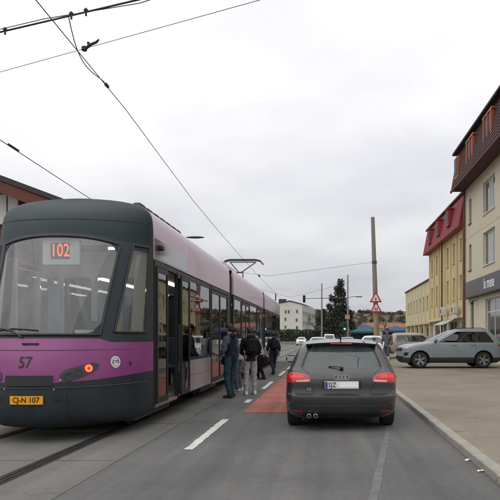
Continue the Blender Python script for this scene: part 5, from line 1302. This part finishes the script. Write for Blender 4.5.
# ------------------------------------------------------------------ hill, vegetation
m_hill = surface('hill_scrub', (.065,.058,.036), (.125,.095,.06), patch=0., grain=.2, stain=(.06,.065,.045), pscale=.03, bump=.0)
b = MB(); nx, ny = 90, 14; base = len(b.v)
for j in range(ny+1):
    for i in range(nx+1):
        x = lerp(-420, 620, i/nx); y = 330+j*42; t = j/ny
        z = -1.0+36*(1-math.cos(min(1, t*1.25)*math.pi))/2*(1+.35*noise.noise(Vector((x*.008, 2, 0))))+6*t*noise.noise(Vector((x*.02, y*.012, 0)))-(14 if x < -120 else 0)*t
        b.v.append((x, y, z))
for j in range(ny):
    for i in range(nx): q = j*(nx+1)+i; b.f.append((q, q+1, q+nx+2, q+nx+1))
hill = kind(b.build('hill', m_hill, smooth=60), 'structure')
m_leafd = M('foliage_dark', (.026,.034,.022), .8, var=.5, vscale=1.2); m_leafm = M('foliage_mid', (.052,.068,.030), .8, var=.45, vscale=.8); m_scrub = M('foliage_bare', (.085,.070,.050), .9, var=.4, vscale=.4); m_bark = M('bark', (.06,.045,.035), .9, var=.3, vscale=6, bump=.5)
def leaf(b, c, s, rnd):
    n = Vector((rnd.gauss(0,1), rnd.gauss(0,1), rnd.gauss(0,1)+.4)).normalized(); a = n.orthogonal().normalized(); a = (Matrix.Rotation(rnd.uniform(0,6.28), 3, n) @ a); d = n.cross(a); c = Vector(c); w = s*rnd.uniform(.35,.6)
    b.face(c-a*s*.5-d*w*.2, c-a*.1*s+d*w*.5, c+a*s*.6, c+a*.05*s-d*w*.5)
rnd = random.Random(3); b = MB()
for k in range(900):
    y = rnd.uniform(340, 700); x = rnd.uniform(-.22, .32)*y; z = hillz(x, y); r = rnd.uniform(1.5, 4.0)
    for q in range(26):
        v = Vector((rnd.gauss(0,1), rnd.gauss(0,1), rnd.gauss(0,1))).normalized()*r*rnd.uniform(.6,1); leaf(b, (x+v.x, y+v.y, z+abs(v.z)*1.1), r*.9, rnd)
kind(b.build('hillside_wood', m_scrub, recalc=False), 'stuff')['label'] = 'bare scrub and trees covering the far hillside'
# dark evergreen tree by the junction: columnar clumps at uneven heights
def evergreen(label, loc, clumps, seed, mat=m_leafd, leafs=300, ls=.44):
    t = thing('evergreen_tree', label, 'tree', loc); rnd = random.Random(seed); b = MB(); tb = MB()
    H = max(c[2]+c[4] for c in clumps)
    tb.tube([(0,0,-.1),(.05,0,H*.3),(0,.05,H*.6),(.02,0,H*.9)], [.22,.17,.11,.03], 8)
    for (x, y, z, r, h) in clumps:
        tb.tube([(0,0,max(.6,z-h*.8)),(x*.6,y*.6,z-h*.3),(x,y,z+h*.4)], [.07,.05,.015], 5)
        for q in range(int(leafs*r*h)):
            u = Vector((rnd.gauss(0,1), rnd.gauss(0,1), rnd.gauss(0,1))).normalized()*rnd.uniform(.35,1.05)
            d = noise.noise(Vector((u.x*2+x, u.y*2+z, u.z*3)))*.35+1
            leaf(b, (x+u.x*r*d, y+u.y*r*d, z+u.z*h*d), ls, rnd)
    tb.build('trunk', m_bark, t, 50); b.build('crown', mat, t, recalc=False); return t
evergreen('tall dark evergreen tree with an uneven crown behind the traffic light', (1.55, 116, 0), [(1.1,0,11.6,.75,1.3),(.6,.2,10.3,.9,1.1),(1.5,0,9.9,.7,1.2),(.3,.2,8.6,.8,1.1),(1.3,-.1,8.3,1.0,1.2),(-.7,.2,9.0,.55,.8),(-1.0,.1,7.2,.8,.9),(.5,.1,6.9,1.1,1.0),(2.0,.1,6.9,.8,1.3),(1.3,0,5.5,1.3,1.2),(-.5,0,5.6,1.0,1.0),(-2.3,.1,5.9,.75,1.1),(-2.9,0,4.6,.85,1.1),(-1.9,.1,4.2,1.1,1.1),(-.2,0,4.0,1.3,1.1),(3.0,.1,5.4,.65,1.4),(2.4,0,3.9,1.0,1.2),(3.5,0,3.2,.7,1.2),(1.0,0,2.6,1.5,1.0),(-1.6,0,2.4,1.5,1.0),(3.0,0,1.8,1.0,.9)], 5)
evergreen('low dark shrub at the foot of the tall evergreen', (6.6, 118, 0), [(0,0,1.3,.9,1.0),(.6,0,.9,.7,.7)], 8)
def bare_tree(label, loc, h, seed):
    t = thing('bare_tree', label, 'tree', loc, group='bare trees beyond the hedge'); rnd = random.Random(seed); tb = MB(); cb = MB()
    tb.tube([(0,0,-.2),(.1,0,h*.25),(0,.1,h*.5)], [h*.022,h*.018,h*.012], 7)
    def br(p, d, L, r, n):
        q = p+d*L; cb.tube([p, (p+q)/2+Vector((rnd.gauss(0,.06),rnd.gauss(0,.06),.03))*L, q], [r, r*.75, r*.5], 4)
        if n > 0:
            for _ in range(3): br(q, (d+Vector((rnd.gauss(0,.55),rnd.gauss(0,.55),rnd.gauss(.1,.3)))).normalized(), L*.68, r*.55, n-1)
    for _ in range(5): br(Vector((0,.05,h*rnd.uniform(.3,.5))), Vector((rnd.gauss(0,.5),rnd.gauss(0,.5),1)).normalized(), h*.2, h*.010, 4)
    tb.build('trunk', m_bark, t, 50); cb.build('crown', m_scrub, t)
bare_tree('bare tree just right of the white apartment block', (-3.2, 170, 0), 9.5, 1); bare_tree('bare tree standing left of the dark evergreen', (-1.3, 150, 0), 8, 2); bare_tree('bare tree right of the dark evergreen', (8.0, 160, 0), 8, 4)
# hedge with a fence in front, along the far side street
hg = thing('hedge', 'long clipped green hedge in front of the white apartment block', 'hedge', (-9.5, 122, 0)); rnd = random.Random(9); b = MB()
for q in range(9000):
    x = rnd.uniform(-9.0, 11.0); h_ = 2.95+.22*noise.noise(Vector((x*.8,1,2))); leaf(b, (x, rnd.uniform(-.7,.7)*(1-.3*rnd.random()), rnd.uniform(.2, h_)), .42, rnd)
b.build('foliage', m_leafm, hg, recalc=False)
b = MB()
for i in range(21): b.tube([(-9+i,0,0),(-9+i+.1,0,1.4),(-9+i-.05,.1,2.5)], [.05,.04,.02], 5)
b.build('stems', m_bark, hg)
fw = thing('low_wall', 'low grey wall with fence posts at the foot of the hedge', 'wall', (-9.5, 120.6, 0)); MB().bb(-9, 11, -.1, .1, 0, .55).build('wall_base', m_conc, fw)
for i in range(11): MB().bb(-9+i*2-.04, -9+i*2+.04, -.05, .05, .55, 2.6).build('fence_post', m_dkgrey, fw)
for z in (1.2, 1.9, 2.5): MB().bb(-9, 11, -.02, .02, z, z+.04).build('fence_rail', m_dkgrey, fw)

# ------------------------------------------------------------------ market canopies
m_tarp = M('blue_tarpaulin', (.022,.055,.14), .6, var=.2); m_tarpt = M('teal_tarpaulin', (.018,.075,.085), .6, var=.2)
for lab, (x, y, w, h, mt) in {'dark teal market canopy left of the concrete pole': (6.9,112,5.4,2.5,m_tarpt), 'blue pointed market canopy behind the teal one': (7.4,118,5.0,3.1,m_tarp), 'blue market canopy right of the concrete pole': (13.2,115,5.0,2.7,m_tarp)}.items():
    t = thing('market_canopy', lab, 'canopy', (x, y, 0), 0, 'market canopies'); b = MB()
    for (a, c) in (((-w/2,-1.5),(w/2,-1.5)),((w/2,-1.5),(w/2,1.5)),((w/2,1.5),(-w/2,1.5)),((-w/2,1.5),(-w/2,-1.5))): b.face((*a,h), (*c,h), (0,0,h+.9)); b.face((*a,h), (*c,h), (*c,h-.35), (*a,h-.35))
    b.build('tarpaulin', mt, t); MB().bb(-w/2+.05, w/2-.05, 1.4, 1.45, .1, h-.36).build('back_sheet', mt, t)
    for sx in (-1, 1):
        for sy in (-1, 1): MB().tube([(sx*(w/2-.08), sy*1.42, 0), (sx*(w/2-.08), sy*1.42, h)], .03, 6).build('post', m_alu, t)
    MB().bb(-w/2+.3, w/2-.3, -1.2, -.4, .1, .9).build('counter', m_carwhite, t)

# ------------------------------------------------------------------ poles, signs, signals, lamps
def pole(label, x, y, z0, h, r0, r1, mat, band=None, name='concrete_pole', lean=0.):
    t = thing(name, label, 'pole', (x, y, z0)); n = 8
    b = MB(); b.tube([(lean*i/n, 0, h*i/n) for i in range(n+1)], [lerp(r0, r1, i/n) for i in range(n+1)], 14); sh = b.build('shaft', mat, t, 40)
    if band: b = MB(); b.tube([(lean*i/4*band/h,0,band*i/4) for i in range(5)], [lerp(r0,lerp(r0,r1,band/h),i/4)+.006 for i in range(5)], 14); b.build('painted_base', m_concw, t, 40)
    return t
PX, PY = 3.52, 42.
p = pole('tall concrete pole with two red warning triangles on the right pavement', PX, PY, KH, 9.75, .20, .13, m_conc, 3.3, lean=-.32)
for z in (6.5, 6.62): b = MB(); b.lathe([(.19,0),(.19,.05)], (-.2,0,z), n=14); b.build('clamp_band', m_dkgrey, p)
m_sred = M('sign_red', (.50,.025,.03), .45, var=.05)
def triangle(label, x, y, z, s, fig):
    t = thing('warning_sign', label, 'sign', (x, y, z)); b = MB()
    def tri(q): hgt = q*.866; return [(-q/2,-hgt/3),(-q/2+.04*q,-hgt/3-.02*q),(q/2-.04*q,-hgt/3-.02*q),(q/2,-hgt/3),(.03*q,hgt*2/3),(-.03*q,hgt*2/3)]
    b.prism(tri(s), (-.02, 0.), 'Y'); b.build('red_border', m_sred, t)
    MB().prism(tri(s*.62), (-.026, -.021), 'Y').build('white_field', m_signw, t)
    f = MB()
    if fig: f.bb(-.03,.03,-.031,-.0265,-.12,.02); f.ell((0,-.028,.08), (.035,.004,.035)); f.bb(-.09,.09,-.031,-.0265,-.06,-.02)
    else: f.bb(-.10,-.03,-.031,-.0265,-.13,.08); f.bb(.03,.10,-.031,-.0265,-.13,.08)
    f.build('pictogram', m_ink, t); MB().bb(-.05,.05,.0,.06,-.2,.2).build('bracket', m_dkgrey, t)
    return t
triangle('upper red-bordered warning triangle on the concrete pole', PX-.13, PY-.27, 4.12, .85, True); triangle('lower red-bordered warning triangle on the concrete pole', PX-.11, PY-.27, 3.42, .85, False)
p2 = pole('slim grey pole carrying a lamp arm and the signal arm at the junction', 2.6, 75, 0, 9.2, .13, .08, m_conc)
MB().tube([(0,0,6.35),(-5.6,0,6.25)], [.05,.03], 8).build('signal_arm', m_dkgrey, p2, 40)
MB().tube([(0,0,6.3),(.5,0,6.5),(1.0,-.1,6.5)], .035, 8).build('lamp_arm', m_dkgrey, p2, 40); MB().rbox((1.4,-.1,6.48), (.85,.25,.12), .05).build('lamp_head', m_dkgrey, p2, 40)
pole('slim grey pole left of the dark evergreen tree', -.78, 90, 0, 9.5, .14, .09, m_conc)
pole('dark catenary pole just beyond the tail of the tram', -8.9, 104, 0, 9.0, .15, .10, m_dkgrey)
m_green = M('green_signal', (.05,.9,.45), emis=6., var=0); m_lensd = M('signal_lens_dark', (.03,.01,.01), .3)
def signal(label, loc, lit, s=1., back=True):
    t = thing('traffic_light', label, 'traffic light', loc); MB().rbox((0,0,0), (.34*s,.22*s,.98*s), .05).build('housing', m_blk, t, 30)
    if back: MB().rbox((0,.10,0), (.62*s,.02,1.2*s), .009).build('backboard', M('signal_green_board', (.012,.06,.045), .6), t)
    for k in (-1, 0, 1):
        b = MB(); b.lathe([(.0005,-.03),(.11*s,-.03),(.12*s,-.005)], (0,-.105*s,k*.3*s), 'Y', 16); l = b.build('lens', m_green if (lit and k == -1) else m_lensd, t, 40)
        b = MB(); 
        for q in range(9):
            a0, a1 = math.pi*q/9, math.pi*(q+1)/9; r = .125*s; b.face((r*math.cos(a0),-.11*s,k*.3*s+r*math.sin(a0)), (r*math.cos(a1),-.11*s,k*.3*s+r*math.sin(a1)), (r*math.cos(a1),-.30*s,k*.3*s+r*math.sin(a1)), (r*math.cos(a0),-.30*s,k*.3*s+r*math.sin(a0)))
        b.build('visor', m_blk, l)
    return t
signal('traffic light showing green on the junction pole, near the dark tree', (2.2, 74.6, 2.75), True)
signal('dark traffic light hanging from the long signal arm', (-2.85, 74.8, 6.2), False, .95, False)
signal('dark traffic light on a short post beyond the tram tail', (-6.2, 74.8, 3.3), False, 1.05, False)
t = thing('signal_post', 'short dark post holding a traffic light beyond the tram tail', 'post', (-6.2, 75, 0)); MB().tube([(0,0,0),(0,0,3.9)], .06, 8).build('shaft', m_dkgrey, t, 40); MB().rbox((0,0,.1), (.3,.3,.2), .03).build('foot', m_dkgrey, t)
t = thing('small_sign', 'small orange-brown sign plate on the junction pole', 'sign', (2.55, 74.8, 3.95)); MB().rbox((0,0,0), (.6,.03,.5), .01).build('plate', M('sign_tan', (.42,.25,.14), .6), t); MB().bb(-.05,.05,.0,.08,-.2,.2).build('bracket', m_dkgrey, t)
# street lamp reaching over the tram roof from the far side
sl = thing('street_lamp', 'street lamp with a thin arm reaching over the tram roof', 'street lamp', (-11.9, 46, .09))
MB().tube([(0,0,0),(0,0,8.3)], [.11,.07], 10).build('shaft', m_conc, sl, 40); MB().tube([(0,0,8.2),(.6,0,8.85),(1.2,0,8.98)], [.04,.03,.03], 8).build('arm', m_dkgrey, sl, 40)
b = MB(); b.ell((1.8,0,9.0), (.72,.17,.09), 14, 8); b.build('lamp_head', m_dkgrey, sl, 40)

# ------------------------------------------------------------------ overhead wires
m_wire = M('wire', (.045,.045,.047), .5, .5); m_wired = M('wire_dark', (.02,.02,.021), .6)
def wire(label, pts, r, name='overhead_wire', mat=None, group=None, sag=0., n=14):
    b = MB(); P = []
    pts = [Vector(q) for q in pts]
    for i in range(len(pts)-1):
        for k in range(n):
            t = k/n; q = pts[i].lerp(pts[i+1], t); q.z -= sag*4*t*(1-t); P.append(q)
    P.append(pts[-1]); b.tube(P, r, 6); o = b.build(name, mat or m_wire, smooth=60); tag(o, label, 'wire', group); return o
cwz = [(-3.9,2,6.1),(-4.0,8.25,6.08),(-4.0,11.94,5.97),(-4.0,17.9,5.53),(-4.0,22.5,5.34),(-4.0,28.6,5.17),(-4.02,35.3,5.03),(-4.1,45,4.95),(-4.3,60,4.95),(-4.9,90,5.0)]
wire('contact wire running from the top of the frame down to the pantograph', cwz, .0080, 'contact_wire', n=6)
wire('second contact wire over the far track, descending at the left edge', [(-7.3,2,6.0),(-7.3,13.4,5.85),(-7.3,18.2,5.72),(-7.3,34,5.5),(-7.6,70,5.3)], .010, 'contact_wire')
tag(MB().tube([(-7.3,13.75,5.87),(-7.3,14.2,5.858)], .024, 8).build('wire_insulator', m_wired, smooth=40), 'small dark insulator on the wire at the left edge', 'insulator')
A, B = Vector((-11,12.5,6.82)), Vector((4.35,7,6.92))
wire('thick dark feeder cable crossing the top left corner', [A, B], .015, 'feeder_cable', m_wired)
wire('thinner cable lashed above the thick feeder cable at the top left', [A+Vector((0,0,.05)), A.lerp(B,.40)+Vector((0,0,.05)), A.lerp(B,.52)+Vector((0,0,-.06)), A.lerp(B,.62)+Vector((0,0,.05)), B+Vector((0,0,.05))], .007, 'feeder_cable', m_wired)
def proj(v): return (VX+FPX*v.x/v.y, VY-FPX*(v.z-CAMZ)/v.y)
def on_line(a, b, px): return min((a.lerp(b, i/800) for i in range(801)), key=lambda v: abs(proj(v)[0]-px))
for k, (tt, lab) in enumerate(((5,'leftmost clamp on the thick feeder cable'),(71,'middle clamp on the thick feeder cable'),(86,'rightmost clamp on the thick feeder cable'))):
    q = on_line(A, B, tt); b = MB(); b.rbox(tuple(q), (.03,.03,.14), .008); b.rbox(tuple(q+Vector((0,0,.03))), (.07,.05,.04), .01); tag(b.build('cable_clamp', m_wired), lab, 'clamp', 'clamps on the feeder cable')
C_, D_ = Vector((-13.2,15,6.68)), Vector((4.97,8,7.57))
wire('thin span wire rising across the top of the picture', [C_, D_], .0055, 'span_wire')
q = Vector((-3.93,11.43,7.02)); b = MB(); b.rbox((0,0,0), (.10,.09,.10), .02); b.tube([(.02,0,-.01),(.14,0,.05),(.30,0,.075),(.36,0,.12)], [.03,.028,.024,.014], 8); b.rbox((.10,0,.09), (.04,.05,.06), .01)
# clamp where the span wire passes above the contact wire
s_ = None
def proj(v): return (VX+FPX*v.x/v.y, VY-FPX*(v.z-CAMZ)/v.y)
best = min((C_.lerp(D_, i/400) for i in range(401)), key=lambda v: abs(proj(v)[0]-85))
o = b.build('span_insulator', m_wired, smooth=40); o.location = best; o.rotation_euler = (0, 0, math.atan2(D_.y-C_.y, D_.x-C_.x)); tag(o, 'dark insulator where the span wire meets the contact wire', 'insulator')
# slack jumper from the feeder to the contact wire
s0 = on_line(A, B, 68); e0 = Vector((-4.0, 10.9, 6.02)); jp = []
for i in range(17):
    t = i/16; v = s0.lerp(e0, t); v.z -= .16*math.sin(math.pi*min(1,t*1.1))*1.0; v.x -= .10*math.sin(math.pi*t); jp.append(v)
b = MB(); b.tube(jp, .009, 6); tag(b.build('jumper_cable', m_wired, smooth=60), 'slack black jumper cable looping from feeder to contact wire', 'cable')
b = MB(); b.rbox(tuple(e0), (.05,.14,.06), .012); tag(b.build('jumper_clamp', m_wired), 'small clamp where the slack jumper meets the contact wire', 'clamp')
wire('far span wire from the concrete pole across to the tram wire', [(PX-.21, PY, 6.7), (-4.05, PY, 5.72), (-13, PY, 6.9)], .010, 'span_wire')
wire('farther span wire crossing behind the concrete pole', [(2.6, 75, 8.2), (-4.6, 75, 6.4), (-9, 75, 7.6)], .014, 'span_wire')
b = MB(); b.tube([(-4.0,35.2,5.06),(-4.0,35.6,5.05)], .05, 8); tag(b.build('wire_insulator', m_wired), 'small insulator on the contact wire beyond the pantograph', 'insulator')
